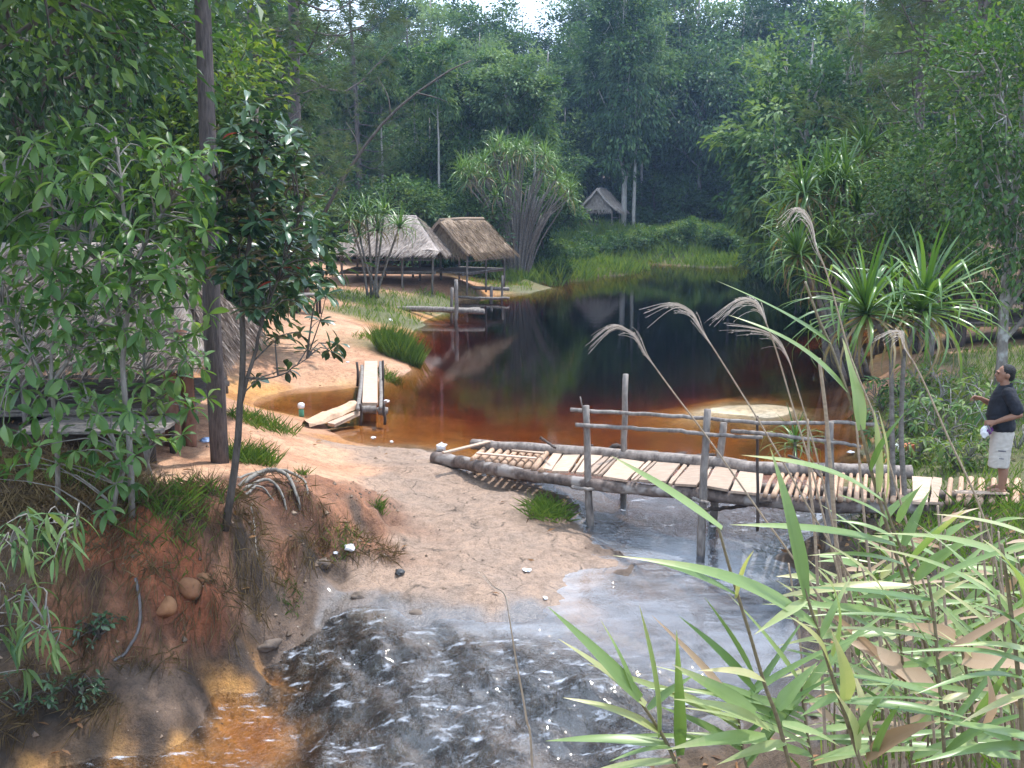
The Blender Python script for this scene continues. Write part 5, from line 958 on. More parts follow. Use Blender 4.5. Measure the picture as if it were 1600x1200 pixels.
# ================================================================== ROOTS, HOSE, STONES AND LITTER
rt = gp(372, 765, .7); t = thing('exposed_root', 'bundle of bare grey roots arching over the bank edge beside the glossy tree', 'root', rt)
for pts, rad, arch in [([(372, 758), (410, 746), (445, 752), (462, 776), (468, 795)], .035, .10), ([(378, 764), (415, 757), (438, 774), (448, 797)], .025, .07), ([(398, 744), (440, 740), (475, 757), (481, 775)], .028, .05), ([(383, 772), (405, 766), (430, 784)], .02, .05), ([(363, 750), (395, 742), (425, 735)], .02, .02), ([(392, 782), (398, 830), (402, 872)], .012, .02)]:
    q = np.array([RG(*k) for k in pts]); k = np.linspace(0, 1, len(q)); q[:, 2] += rad * .4 + arch * np.sin(math.pi * k); q[0, 2] -= rad; q[-1, 2] -= rad; c = curve(q, 14, .006, rg); c[:, 2] = np.maximum(c[:, 2], zground(c[:, 0], c[:, 1]) + rad * .2); c[0, 2] -= .04; c[-1, 2] -= .05; m_ = MB(); m_.add(*tube(c, np.linspace(rad, rad * .5, 14), 6)); part(t, 'root', m_, BK_SAP, True)
q = [RG(*k) for k in [(212, 905), (219, 945), (217, 985), (200, 1018), (178, 1034)]]
m_ = MB(); off = q[-1]; c = curve(q, 16); c[:, 2] = np.maximum(c[:, 2], zground(c[:, 0], c[:, 1]) + .01) + .02 * np.sin(np.linspace(0, math.pi, 16)); m_.add(*tube(c, .017, 7)); o_ = link('hose', m_.mesh('hose', plainmat('hose_grey', (.17, .16, .16), (.11, .10, .10), 8, .6), True, off)); o_.location = tuple(off); tag(o_, 'grey pipe end curving out of the red clay scar', 'pipe')
STM = plainmat('stone_ochre', (.32, .16, .075), (.19, .08, .04), 6, .9, .7, .03); STG = plainmat('stone_grey', (.17, .13, .10), (.08, .06, .05), 7, .85, .7, .03)
def stone(u, v, z, s, label, mat, seed, flat=.7, dz=0):
    r = np.random.default_rng(seed); bm = bmesh.new(); bmesh.ops.create_icosphere(bm, subdivisions=3, radius=1)
    k = [r.normal(0, 1, 3) for _ in range(6)]; ph = r.uniform(0, 6, 6)
    for v_ in bm.verts:
        c = np.array(v_.co); f = 1 + sum(.085 * math.sin(2.6 * np.dot(c, kk) + p_) for kk, p_ in zip(k, ph)) + .10 * float(fbm(np.array([c[0] * 3 + c[2] * 2]), np.array([c[1] * 3 - c[2]]), 3, seed)[0]); v_.co = Vector(c * f * np.array([1, .8, flat]) * s)
    me = bpy.data.meshes.new('stone'); bm.to_mesh(me); bm.free(); me.polygons.foreach_set('use_smooth', [True] * len(me.polygons)); me.materials.append(mat)
    q = RG(u, v); o_ = link('stone', me); o_.location = (q[0], q[1], q[2] - s * .3 + dz); o_.rotation_euler = (0, 0, r.uniform(0, 6)); return tag(o_, label, 'stone')
stone(292, 912, .0, .17, 'rounded ochre boulder set in the red clay scar', STM, 1); stone(258, 945, -.2, .14, 'lower ochre boulder beside the pipe in the clay scar', STM, 2); stone(318, 900, .05, .10, 'small ochre stone beside the rounded boulder', STM, 3)
stone(500, 875, -.3, .14, 'brown stone at the foot of the bank near the litter', STG, 5, .5); stone(420, 1005, -.75, .13, 'grey stone at the water edge of the bank toe', STG, 6, .6)
stone(560, 930, -.42, .09, 'small stone at the rock shelf edge', STG, 8); stone(650, 955, -.5, .10, 'stone in the cascade lip', STG, 10, .5)
WPL = plainmat('plastic_white', (.82, .82, .84), (.66, .67, .7), 5, .35, .5, .02, spec=.5); BPL = plainmat('plastic_blue', (.25, .42, .75), (.45, .55, .75), 5, .35, .4, .02); RPL = plainmat('plastic_orange', (.65, .20, .10), (.5, .14, .07), 5, .4); GPL = plainmat('plastic_green', (.10, .35, .22), (.07, .25, .16), 5, .4); BLK = plainmat('plastic_black', (.02, .02, .022), (.03, .03, .03), 5, .4)
def crumple(u, v, z, s, label, mat, seed, cat='litter', sub=2, flat=.5):
    r = np.random.default_rng(seed); bm = bmesh.new(); bmesh.ops.create_icosphere(bm, subdivisions=sub, radius=1)
    for v_ in bm.verts: c = np.array(v_.co); v_.co = Vector(c * (1 + r.normal(0, .22)) * np.array([1, .8, flat]) * s * .75)
    me = bpy.data.meshes.new('litter'); bm.to_mesh(me); bm.free(); me.materials.append(mat); q = RG(u, v); q = G(u, v, float(wlevel([q[0]], [q[1]])[0])) if q[2] < float(wlevel([q[0]], [q[1]])[0]) else q; o_ = link('plastic_litter', me); zz = max(zg(q[0], q[1]), float(wlevel([q[0]], [q[1]])[0]) - .02); o_.location = (q[0], q[1], zz + s * flat * .5); o_.rotation_euler = (0, 0, r.uniform(0, 6)); return tag(o_, label, cat)
crumple(690, 703, .1, .16, 'crumpled white plastic bag at the left end of the bridge log', WPL, 1, flat=.8); crumple(546, 859, -.28, .12, 'crumpled white bag at the foot of the clay bank', WPL, 2); crumple(524, 865, -.3, .05, 'white paper scrap beside the crumpled bag under the bank', WPL, 3)
crumple(823, 892, -.33, .09, 'white paper scrap on the rock shelf near the stream', WPL, 4, flat=.2); crumple(625, 897, -.34, .10, 'small black lump of rubbish on the rock shelf', BLK, 5); crumple(852, 935, -.45, .05, 'tiny white scrap at the stream lip of the shelf', WPL, 6, flat=.3)
crumple(612, 690, -.02, .06, 'white foam scrap floating nearest the shelf in the shallow corner', WPL, 7); crumple(583, 684, -.02, .07, 'shiny white scrap in the shallow corner by the walkway', WPL, 8); crumple(592, 697, .02, .04, 'tiny white scrap on the shelf edge by the shallow corner', WPL, 9, flat=.3); crumple(604, 627, .1, .09, 'white scrap at the near end of the short walkway', WPL, 10)
crumple(664, 555, 0, .09, 'white scrap floating off the tall grass clump', WPL, 11); crumple(322, 690, .8, .13, 'pale blue plastic scrap on the ground beside the pine', BPL, 12, flat=.4); crumple(543, 566, .35, .06, 'tiny white scrap on the sand before the walkway', WPL, 13, flat=.3); crumple(592, 535, .4, .08, 'white scrap at the foot of the tall grass clump', WPL, 14, flat=.3)
crumple(610, 501, .4, .10, 'white scrap in the grass by the near jetty', WPL, 16); crumple(1330, 706, 0, .10, 'white scrap floating behind the bridge rail', WPL, 17, flat=.3)
t = thing('plastic_bottle', 'green and white plastic bottle standing in the inlet edge', 'bottle', (*G(471, 648, .02)[:2], 0)); m_ = MB(); m_.add(*tube([(0, 0, -.05), (0, 0, .02), (0, 0, .12), (0, 0, .15)], [.05, .055, .055, .03], 10)); part(t, 'body', m_, GPL, True, world=False); m_ = MB(); m_.add(*tube([(0, 0, .15), (0, 0, .17), (0, 0, .25), (0, 0, .27)], [.05, .07, .07, .04], 10)); part(t, 'cap', m_, WPL, True, world=False)
q = gp(1410, 722, .3); t = thing('plastic_crate', 'upright white and orange plastic container in the bushes by the bridge rail', 'container', q); m_ = MB(); m_.add(*boxv((.07, 0, .16), (.085, 0, .02), (0, .09, 0), (-.02, 0, .17))); part(t, 'body', m_, RPL, world=False); m_ = MB(); m_.add(*boxv((-.06, -.005, .16), (.04, 0, .01), (0, .1, 0), (-.01, 0, .17))); part(t, 'front', m_, WPL, world=False)
# ================================================================== THE STANDING MAN
def remesh(mb, name, mat, voxel, smooth_it=4, folds=0):
    me = mb.mesh(name, None); o_ = bpy.data.objects.new('tmp', me); COL.objects.link(o_)
    md = o_.modifiers.new('r', 'REMESH'); md.mode = 'VOXEL'; md.voxel_size = voxel
    s_ = o_.modifiers.new('s', 'SMOOTH'); s_.factor = .5; s_.iterations = smooth_it
    dg = bpy.context.evaluated_depsgraph_get(); dg.update(); ev = o_.evaluated_get(dg); nm = bpy.data.meshes.new_from_object(ev); nm.name = name
    bpy.data.objects.remove(o_); 
    if folds:
        co = np.zeros(len(nm.vertices) * 3, np.float32); nm.vertices.foreach_get('co', co); co = co.reshape(-1, 3); no = np.zeros_like(co).ravel(); nm.vertices.foreach_get('normal', no); no = no.reshape(-1, 3)
        k = fbm(co[:, 0] * 9 + co[:, 1] * 7 + co[:, 2] * 6, co[:, 2] * 13 - co[:, 0] * 8, 3, 5); k = 1 - np.abs(3.5 * k); co = co + no * (k * folds)[:, None]; nm.vertices.foreach_set('co', co.astype(np.float32).ravel())
    nm.materials.clear(); nm.materials.append(mat); nm.polygons.foreach_set('use_smooth', [True] * len(nm.polygons)); return nm
def ell(mb, rings, n=20):
    """closed loft of horizontal ellipses: (x, y, z, rx, ry)"""
    an = np.linspace(0, 2 * math.pi, n, endpoint=False); V = np.concatenate([np.stack([x + rx * np.cos(an), y + ry * np.sin(an), np.full(n, z)], 1) for x, y, z, rx, ry in rings]); k = np.arange(n); k2 = (k + 1) % n; m_ = len(rings)
    F = np.concatenate([np.stack([i * n + k, i * n + k2, (i + 1) * n + k2, (i + 1) * n + k], 1) for i in range(m_ - 1)]); mb.add(V, [F, np.array([list(k[::-1])]), np.array([list((m_ - 1) * n + k)])])
def ball(mb, c, r_, n=12):
    c = np.asarray(c, float); r_ = np.broadcast_to(np.asarray(r_, float), (3,)); th = np.linspace(.12, math.pi - .12, 9); ell(mb, [(c[0], c[1], c[2] - r_[2] * math.cos(t_), r_[0] * math.sin(t_), r_[1] * math.sin(t_)) for t_ in th], n)
def limb(mb, pts, rad, n=12):
    c = curve(pts, 12) if len(pts) > 2 else curve(pts, 6); rr_ = np.interp(np.linspace(0, 1, len(c)), np.linspace(0, 1, len(rad)), rad); mb.add(*tube(c, rr_, n))
    ball(mb, pts[0], rad[0] * .98); ball(mb, pts[-1], rad[-1] * .98)
SKIN = plainmat('skin', (.30, .155, .10), (.25, .125, .08), 12, .55, .1, .003); HAIR = plainmat('hair', (.006, .005, .005), (.014, .011, .010), 90, .7, 1.0, .012); SHIRT = plainmat('shirt_navy', (.007, .008, .013), (.013, .014, .021), 20, .85, .3, .006)
SHORTS = plainmat('shorts_khaki', (.52, .47, .42), (.42, .38, .34), 9, .9, .4, .008); SOLE = plainmat('sandal', (.05, .035, .03), (.03, .02, .02), 9, .7); EYE = plainmat('eye', (.02, .015, .012), rough=.2); PRINT = plainmat('shorts_print', (.16, .15, .17), (.10, .10, .12), 20, .9)
pf = G(1557, 769, .66); pz = .655; man = thing('person', 'man in a dark polo shirt and pale long shorts standing on the bridge end', 'person', (pf[0], pf[1], pz)); man.rotation_euler = (0, 0, R(-14)); man.scale = (1.0, 1.0, 1.0)
B = MB()
ell(B, [(0, 0, .78, .11, .15), (.0, 0, .86, .13, .17), (-.01, 0, .95, .125, .165), (-.02, 0, 1.05, .125, .155), (-.01, 0, 1.18, .12, .16), (.0, 0, 1.29, .11, .17), (.01, 0, 1.36, .085, .13), (.01, 0, 1.40, .06, .08)])
limb(B, [(.0, 0, 1.36), (-.012, 0, 1.44), (-.025, 0, 1.50)], [.062, .056, .055])
ball(B, (-.015, 0, 1.565), (.10, .077, .105)); ball(B, (-.055, 0, 1.515), (.062, .058, .075)); ball(B, (-.085, 0, 1.475), (.03, .03, .026))           # skull, face, chin
limb(B, [(-.105, 0, 1.575), (-.128, 0, 1.535)], [.012, .018]); ball(B, (-.112, 0, 1.505), (.014, .026, .007)); ball(B, (-.112, 0, 1.493), (.013, .022, .007)); limb(B, [(-.108, -.045, 1.585), (-.113, 0, 1.588), (-.108, .045, 1.585)], [.011, .012, .011])
for s_ in (-1, 1): ball(B, (.0, s_ * .08, 1.54), (.026, .013, .034))
def hand(mb, w, d, side, upv, curl):
    """w wrist, d pointing along the palm, upv back of the hand; five unequal bent fingers"""
    w, d, upv = np.array(w, float), unit(d), unit(upv); upv = unit(upv - d * np.dot(upv, d)); s = np.cross(d, upv) * side; p_ = w + d * .05
    limb(mb, [w - s * .012, w + d * .085 - s * .022], [.02, .017]); limb(mb, [w + s * .012, w + d * .085 + s * .020], [.02, .016]); limb(mb, [w, w + d * .088], [.02, .017])
    for i, (o_, L_) in enumerate([(-.031, .066), (-.011, .078), (.010, .072), (.029, .056)]):
        k = w + d * .088 + s * o_; a1 = curl * .6; a2 = curl * 1.5; k1 = k + (d * math.cos(a1) - upv * math.sin(a1)) * L_ * .5; k2 = k1 + (d * math.cos(a2) - upv * math.sin(a2)) * L_ * .5; limb(mb, [k, k1, k2], [.0095, .009, .0075], 8)
    k = w + d * .03 - s * .03; k1 = k + unit(d * .7 - s * .8 - upv * .2) * .035; k2 = k1 + unit(d * .9 - upv * .6) * .032; limb(mb, [k, k1, k2], [.013, .011, .009], 8)
ELn, WRn = (.13, -.27, 1.09), (-.135, -.21, .965); ELf, WRf = (-.06, .29, 1.10), (-.25, .17, 1.20)
limb(B, [(.01, -.185, 1.33), (.08, -.245, 1.20), ELn], [.058, .052, .043]); limb(B, [ELn, (.0, -.25, 1.035), WRn], [.043, .040, .027])
limb(B, [(.0, .185, 1.33), (-.03, .25, 1.2), ELf], [.058, .052, .043]); limb(B, [ELf, (-.15, .24, 1.14), WRf], [.043, .040, .027])
hand(B, WRn, (-.9, .25, -.15), 1, (-.2, -.9, .35), 1.0); hand(B, WRf, (-.95, -.15, .15), -1, (-.1, .6, .75), 1.0)
LEG = [((.0, -.09, .82), (-.015, -.10, .46), (.03, -.10, .085)), ((.0, .09, .82), (.02, .105, .46), (.10, .12, .085))]
for h_, k_, a_ in LEG:
    limb(B, [h_, k_], [.085, .058]); limb(B, [k_, ((k_[0] + a_[0]) / 2 + .025, (k_[1] + a_[1]) / 2, .31), a_], [.055, .060, .036]); limb(B, [(a_[0] + .03, a_[1], .045), (a_[0] - .06, a_[1], .05), (a_[0] - .15, a_[1] - .005, .032)], [.036, .038, .028])
    for q in range(5): limb(B, [(a_[0] - .15, a_[1] - .032 + q * .016, .027), (a_[0] - .19 + abs(q - 1) * .006, a_[1] - .034 + q * .017, .022)], [.011, .010], 8)
link('body', remesh(B, 'body', SKIN, .0075, 3), man)
S = MB()
ell(S, [(-.005, 0, .835, .155, .19), (-.01, 0, .9, .158, .192), (-.03, 0, 1.0, .165, .188), (-.03, 0, 1.1, .158, .185), (-.015, 0, 1.22, .148, .19), (.0, 0, 1.31, .13, .195), (.01, 0, 1.37, .10, .15), (.005, 0, 1.405, .075, .085)])
limb(S, [(.005, -.165, 1.335), (.06, -.235, 1.23), (.10, -.258, 1.15)], [.075, .075, .074]); limb(S, [(.0, .165, 1.335), (-.02, .235, 1.23), (-.045, .27, 1.15)], [.075, .075, .074])
sh = link('shirt', remesh(S, 'shirt', SHIRT, .010, 2, .009), man)
C_ = MB(); C_.add(*tube([(.005 - .065 * math.cos(a), .068 * math.sin(a), 1.412 + .018 * math.cos(a) * -1) for a in np.linspace(.35, 6.283 - .35, 20)], .016, 7)); link('collar', C_.mesh('collar', SHIRT, True), sh)
S = MB(); ell(S, [(-.0, 0, .72, .13, .18), (0, 0, .80, .142, .186), (-.005, 0, .9, .14, .178), (-.01, 0, .95, .132, .17)])
for s_, (h_, k_, a_) in zip((-1, 1), LEG): ell(S, [(k_[0] * 1.5 - .005, k_[1] * 1.1, .37, .122, .092), (k_[0] * 1.2 - .005, k_[1] * 1.08, .5, .12, .092), (k_[0] * .6, k_[1] * 1.0, .65, .118, .094), (0, s_ * .088, .80, .118, .094)])
so = link('shorts', remesh(S, 'shorts', SHORTS, .010, 2, .009), man)
for (z0, w_, h_) in [(.60, .045, .009), (.50, .03, .006)]:
    m_ = MB(); q = np.linspace(-1, 1, 7); V = [];
    for a in q: x = -.02 + a * w_; y = -.108 - .092 * math.sqrt(max(1 - ((x + .012) / .121) ** 2, .1)) - .010; V += [(x, y, z0 + h_ * (1 - .3 * abs(a))), (x, y, z0 - h_)]
    m_.add(V, np.array([[i * 2, i * 2 + 1, i * 2 + 3, i * 2 + 2] for i in range(6)])); link('print', m_.mesh('print', PRINT), man, ).parent = so
H = MB(); ball(H, (.010, 0, 1.588), (.100, .086, .096)); ball(H, (.045, 0, 1.535), (.058, .072, .075)); hm = remesh(H, 'hair', HAIR, .012, 2)
bm = bmesh.new(); bm.from_mesh(hm); bm.faces.ensure_lookup_table(); dl = [f for f in bm.faces if (f.calc_center_median().x < -.075 and f.calc_center_median().z < 1.61) or (f.calc_center_median().x < -.03 and f.calc_center_median().z < 1.595) or (f.calc_center_median().x < .015 and f.calc_center_median().z < 1.555)]; bmesh.ops.delete(bm, geom=dl, context='FACES'); bm.to_mesh(hm); bm.free(); link('hair', hm, man)
for s_ in (-1, 1): m_ = MB(); ball(m_, (-.098, s_ * .032, 1.563), (.011, .012, .008)); link('eye', m_.mesh('eye', EYE, True), man)
for h_, k_, a_ in LEG: m_ = MB(); m_.add(*boxv((a_[0] - .06, a_[1], .004), (.13, 0, 0), (0, .047, 0), (0, 0, .010))); link('sandal', m_.mesh('sandal', SOLE), man)
MW = Matrix.Translation(man.location) @ Matrix.Rotation(R(-14), 4, 'Z')
hn = np.array(MW @ Vector((WRn[0] - .085, WRn[1] + .02, WRn[2] - .03))); hf = np.array(MW @ Vector((WRf[0] - .085, WRf[1] - .02, WRf[2] - .01)))
m_ = MB(); dr = unit(hf - hn); m_.add(*tube([hn - dr * .12, hn + dr * .3, hf + dr * .25], [.008, .007, .003], 6)); o_ = link('fishing_rod', m_.mesh('fishing_rod', plainmat('rod', (.20, .22, .2), (.12, .13, .12), 20, .4), True, hn)); o_.location = tuple(hn); tag(o_, 'short thin fishing rod held in both hands by the man', 'fishing rod')
bg_ = thing('carry_bag', 'small white and purple bag hanging from the man\'s near hand', 'bag', hn - [0, 0, .16])
r_ = np.random.default_rng(9)
for nm, mt, c, s_ in (('pouch', WPL, (-.02, 0, .06), (.055, .035, .075)), ('panel', plainmat('plastic_purple', (.20, .06, .24), (.12, .04, .16), 6, .4), (.03, -.015, .085), (.035, .03, .05)), ('strap', plainmat('strap', (.05, .04, .07), rough=.6), (.0, 0, .125), (.02, .008, .04))):
    m_ = MB(); ball(m_, c, s_); m_.V[0] = m_.V[0] + r_.normal(0, .006, m_.V[0].shape); link(nm, m_.mesh(nm, mt), bg_)
# ================================================================== FOREGROUND REEDS AND PLUMES
LM_REED = leafmat('reed_leaf', (.08, .15, .04), (.22, .31, .11), (.52, .46, .24), trans=.32, rough=.35, spec=.5, tcol=(1.3, 1.35, .6))
LM_REEDD = leafmat('reed_leaf_dry', (.28, .18, .10), (.44, .31, .20), (.60, .46, .33), trans=.35, rough=.6, spec=.3, tcol=(1.2, 1, .8))
ST_REED = plainmat('reed_stem', (.20, .16, .09), (.10, .075, .045), 30, .5, .2, .003, (1, 1, 3)); ST_DRY = plainmat('reed_stem_dry', (.38, .29, .20), (.22, .16, .11), 30, .7, .2, .003, (1, 1, 3)); PLUME = leafmat('plume', (.30, .25, .20), (.50, .43, .36), (.70, .63, .55), trans=.35, rough=.7, tcol=(1.1, 1, .9))
rr = np.random.default_rng(120)
def blade(a, b, w, seg=16, arch=.06, nrm=None, fold=.28):
    a, b = np.asarray(a), np.asarray(b); d = b - a; L_ = np.linalg.norm(d); y = d / L_
    n0 = np.array(nrm if nrm is not None else (rr.normal(0, .3), -.55, 1.0)); n0 = unit(n0 - y * np.dot(n0, y)); x = np.cross(y, n0); V = []
    for i in range(seg + 1):
        k = i / seg; ww = w * .5 * (min(1, .55 + 2.2 * k) if k < .25 else 1.0) * max(.015, (1 - ((k - .25) / .75 if k > .25 else 0) ** 1.35)); q = a + d * k + n0 * L_ * arch * math.sin(math.pi * k); tw = .25 * math.sin(k * 3 + a[0] * 9); xx = x * math.cos(tw) + n0 * math.sin(tw)
        V += [q - xx * ww + n0 * ww * fold, q, q + xx * ww + n0 * ww * fold]
    F = np.array([[i * 3 + j, i * 3 + j + 1, i * 3 + 4 + j, i * 3 + 3 + j] for i in range(seg) for j in (0, 1)]); return np.array(V), F
def cane(label, Y, stem, leaves, rad=.006, mat=ST_REED, name='reed', dY=.12):
    """stem: pixel polyline from the top down; leaves: (base u, v, tip u, v, width px, dry)"""
    q = [P(u, v, Y) for u, v in stem]; last = q[-1]; gz = zg(last[0], last[1]); dn_ = q[-1] - q[-2]; dn_ = dn_ / max(abs(dn_[2]), 1e-3); q = q + [last + dn_ * (last[2] - gz) * .5, last + dn_ * (last[2] - gz)] if gz < last[2] - .02 else q
    t = thing(name, label, 'reed', (q[-1][0], q[-1][1], q[-1][2]), 'reeds on the near bank'); m_ = MB(); c = curve(q, 6 * len(q)); m_.add(*tube(c, np.linspace(rad * .6, rad * 1.1, len(c)), 7)); part(t, 'stem', m_, mat, True)
    for lf in leaves:
        bu, bv, tu, tv, w = lf[:5]; dry = len(lf) > 5 and lf[5]; a = P(bu, bv, Y - .004); b = P(tu, tv, Y + rr.uniform(-dY, dY) - .05); V, F = blade(a, b, 1.15 * w * Y / 1600, arch=rr.uniform(.02, .10)); m_ = MB(); kk = np.repeat(np.linspace(0, 1, 16), 2); b_t = (.42 if not dry else .5) + rr.normal(0, .16); m_.add(V, F, np.clip(b_t + .42 * np.maximum(kk - rr.uniform(.45, .9), 0) * 2 + rr.normal(0, .012, 32) + .05 * (np.arange(32) % 2), 0, 1)); o_ = part(t, 'leaf', m_, LM_REEDD if dry else LM_REED, True)
        if dry: o_['label'] = 'dried brown leaf'
    return t
cane('slender reed whose leaves point at the bridge middle', 2.45, [(1122, 822), (1144, 901), (1171, 989), (1195, 1070), (1215, 1124), (1235, 1200)],
     [(1128, 826, 955, 712, 19), (1151, 930, 1000, 872, 14), (1180, 1080, 1060, 962, 16), (1178, 1056, 1100, 932, 9), (1195, 1064, 1090, 1048, 15), (1180, 1114, 1050, 1038, 24), (1202, 1141, 1050, 1092, 20), (1197, 1152, 1040, 1172, 22), (1215, 1107, 1278, 1034, 25), (1222, 1131, 1312, 1166, 18), (1150, 935, 1178, 860, 8), (1228, 1160, 1120, 1195, 16)])
cane('reed with one tall upright leaf before the bridge poles', 2.3, [(1252, 905), (1276, 979), (1296, 1043), (1316, 1104), (1347, 1198)],
     [(1259, 935, 1203, 698, 27), (1276, 979, 958, 868, 23), (1259, 938, 1178, 992, 14), (1298, 1022, 1285, 888, 23), (1320, 1096, 1298, 982, 25), (1330, 1097, 1524, 1126, 12), (1325, 1094, 1512, 1100, 8), (1298, 1045, 1232, 962, 22), (1282, 995, 1330, 900, 12), (1340, 1175, 1300, 1075, 26), (1335, 1150, 1400, 1060, 14), (1310, 1085, 1250, 1120, 13)])
cane('reed at the middle bottom with leaves fanned over the cascade', 2.6, [(992, 1080), (1000, 1095), (1019, 1124), (1040, 1158), (1062, 1205)],
     [(1000, 1092, 856, 948, 25), (1009, 1102, 872, 998, 18), (1030, 1144, 880, 1090, 20), (1043, 1164, 852, 1158, 21), (1029, 1154, 999, 946, 25), (1063, 1180, 1057, 984, 20), (993, 1087, 938, 968, 12), (1055, 1170, 952, 1190, 14), (1012, 1108, 1090, 1052, 13), (1050, 1175, 1150, 1150, 15), (1058, 1190, 900, 1215, 16)])
cane('large reed whose top leaves rise in front of the near screw pine stems', 3.0, [(1380, 770), (1387, 800), (1414, 874), (1431, 925), (1451, 975), (1478, 1043), (1500, 1120), (1512, 1205)],
     [(1400, 852, 1140, 820, 21), (1400, 842, 1300, 812, 11), (1412, 882, 1262, 868, 11), (1427, 917, 1195, 937, 19), (1427, 936, 1330, 934, 14), (1446, 976, 1190, 944, 17), (1421, 878, 1510, 796, 15), (1431, 905, 1548, 826, 21), (1468, 1090, 1308, 994, 38, 1), (1509, 1004, 1400, 974, 26, 1), (1403, 816, 1442, 756, 13), (1412, 852, 1454, 764, 15), (1382, 785, 1158, 711, 21), (1384, 776, 1372, 640, 19), (1386, 810, 1308, 772, 11), (1440, 950, 1530, 900, 13), (1462, 1010, 1560, 960, 12), (1486, 1070, 1400, 1020, 12)])
cane('reed with a broad leaf cut by the picture edge', 2.0, [(1565, 850), (1575, 920), (1585, 1000), (1595, 1100), (1600, 1220)],
     [(1600, 955, 1534, 842, 42), (1604, 834, 1458, 803, 15), (1622, 1024, 1488, 1009, 17), (1625, 1044, 1405, 1019, 15), (1625, 1158, 1462, 1126, 22), (1625, 1168, 1424, 1194, 20), (1600, 1060, 1430, 1085, 16), (1625, 1075, 1500, 1130, 18), (1540, 1130, 1542, 1050, 30, 1), (1600, 985, 1515, 940, 14), (1620, 925, 1560, 870, 18)])
cane('tall reed with the highest pointed leaves over the pond', 3.2, [(1258, 440), (1280, 500), (1300, 545), (1325, 615), (1345, 672), (1368, 760), (1395, 850), (1430, 960), (1470, 1080), (1500, 1200)],
     [(1297, 535, 1118, 438, 15), (1324, 611, 1138, 492, 15), (1345, 672, 1316, 528, 24), (1372, 770, 1366, 640, 17), (1360, 735, 1418, 640, 10)], .007)
cane('low reed with dry pinkish leaves at the bottom', 2.5, [(1352, 1110), (1360, 1150), (1368, 1215)], [(1354, 1186, 1464, 1126, 33, 1), (1356, 1150, 1330, 1040, 20), (1362, 1180, 1440, 1150, 14), (1360, 1170, 1260, 1190, 18), (1364, 1195, 1420, 1080, 14)])
cane('reed with brown leaves lying to the picture edge', 2.6, [(1500, 1000), (1515, 1080), (1530, 1200)], [(1505, 1030, 1622, 1050, 40, 1), (1510, 1060, 1415, 985, 12), (1520, 1110, 1622, 1085, 20, 1), (1515, 1085, 1430, 1115, 14), (1525, 1160, 1445, 1190, 16), (1520, 1130, 1580, 1040, 14), (1527, 1170, 1610, 1190, 20)])
ri = random.Random(3)
spot = ['beside the picture edge', 'below the man', 'under the bridge end', 'near the stream pool', 'behind the large reed', 'behind the dry leaves', 'at the bottom edge', 'by the thick dry stalk', 'behind the upright leaf', 'in front of the dark bank', 'at the pool corner', 'behind the broad cut leaf', 'among the dry stalks', 'near the brown leaves']
for i in range(26):
    u0 = 1285 + i * 12.6 + ri.uniform(-10, 10); Yc = ri.uniform(3.6, 5.4); vt = ri.uniform(800, 960); lean = ri.uniform(-25, 45); st = [(u0, vt), (u0 + lean * .4, vt + 110), (u0 + lean, vt + 260), (u0 + lean * 1.4, 1230)]; lv = []
    for k in range(9):
        f = k / 9; v = vt + (1180 - vt) * f + 10; u = np.interp(v, [s_[1] for s_ in st], [s_[0] for s_ in st]); sd_ = -1 if k % 2 else 1; ln = ri.uniform(50, 130); an = ri.uniform(-.2, .9); lv.append((u, v, u + sd_ * ln * math.cos(an), v - ln * math.sin(an), ri.uniform(7, 13), ri.random() < .12))
    cane('thin green reed ' + spot[i % 14] + (', standing farther back' if i > 13 else ''), Yc + (.7 if i > 13 else 0), st, lv, .006, ST_DRY if i % 3 == 0 else ST_REED)
names2 = ['broad-leaved reed cut by the bottom edge', 'broad-leaved reed beside the dry pinkish leaves', 'broad-leaved reed under the long crossing leaf', 'broad-leaved reed near the picture corner', 'broad-leaved reed in front of the dry stalks', 'broad-leaved reed below the broad cut leaf', 'broad-leaved reed at the foot of the tall upright leaf', 'broad-leaved reed in the very corner', 'broad-leaved reed by the brown leaves', 'broad-leaved reed rising at the picture edge']
for i in range(6):
    u0 = [1150, 1400, 1250, 1560, 1450, 1590, 1290, 1600, 1500, 1620][i]; vt = [1090, 960, 1060, 930, 900, 870, 1010, 1050, 1000, 760][i]; Yc = ri.uniform(2.2, 3.1); st = [(u0, vt), (u0 + 12, vt + 90), (u0 + 30, 1235)] if vt < 1120 else [(u0, vt), (u0 + 15, 1235)]; lv = []
    for k in range(10):
        f = k / 10; v = vt + 8 + (1200 - vt) * f; u = np.interp(v, [s_[1] for s_ in st], [s_[0] for s_ in st]); sd_ = -1 if ri.random() < .6 else 1; ln = ri.uniform(150, 270); an = ri.uniform(-.1, 1.0); lv.append((u, v, u + sd_ * ln * math.cos(an), v - ln * math.sin(an), ri.uniform(9, 16), ri.random() < .08))
    cane(names2[i], Yc, st, lv)
dry = [[(1280, 560), (1292, 660), (1303, 800), (1312, 900), (1325, 1010)], [(1262, 655), (1266, 760), (1275, 860)], [(1338, 660), (1346, 760), (1358, 880), (1375, 1000)], [(1465, 790), (1472, 880), (1480, 1000)], [(1530, 800), (1540, 900), (1556, 1020)], [(1300, 900), (1330, 1000), (1350, 1100)], [(1345, 880), (1372, 980), (1400, 1100)], [(1560, 830), (1568, 930), (1580, 1050)], [(1232, 880), (1250, 1000)], [(1420, 900), (1440, 1000), (1452, 1120)]]
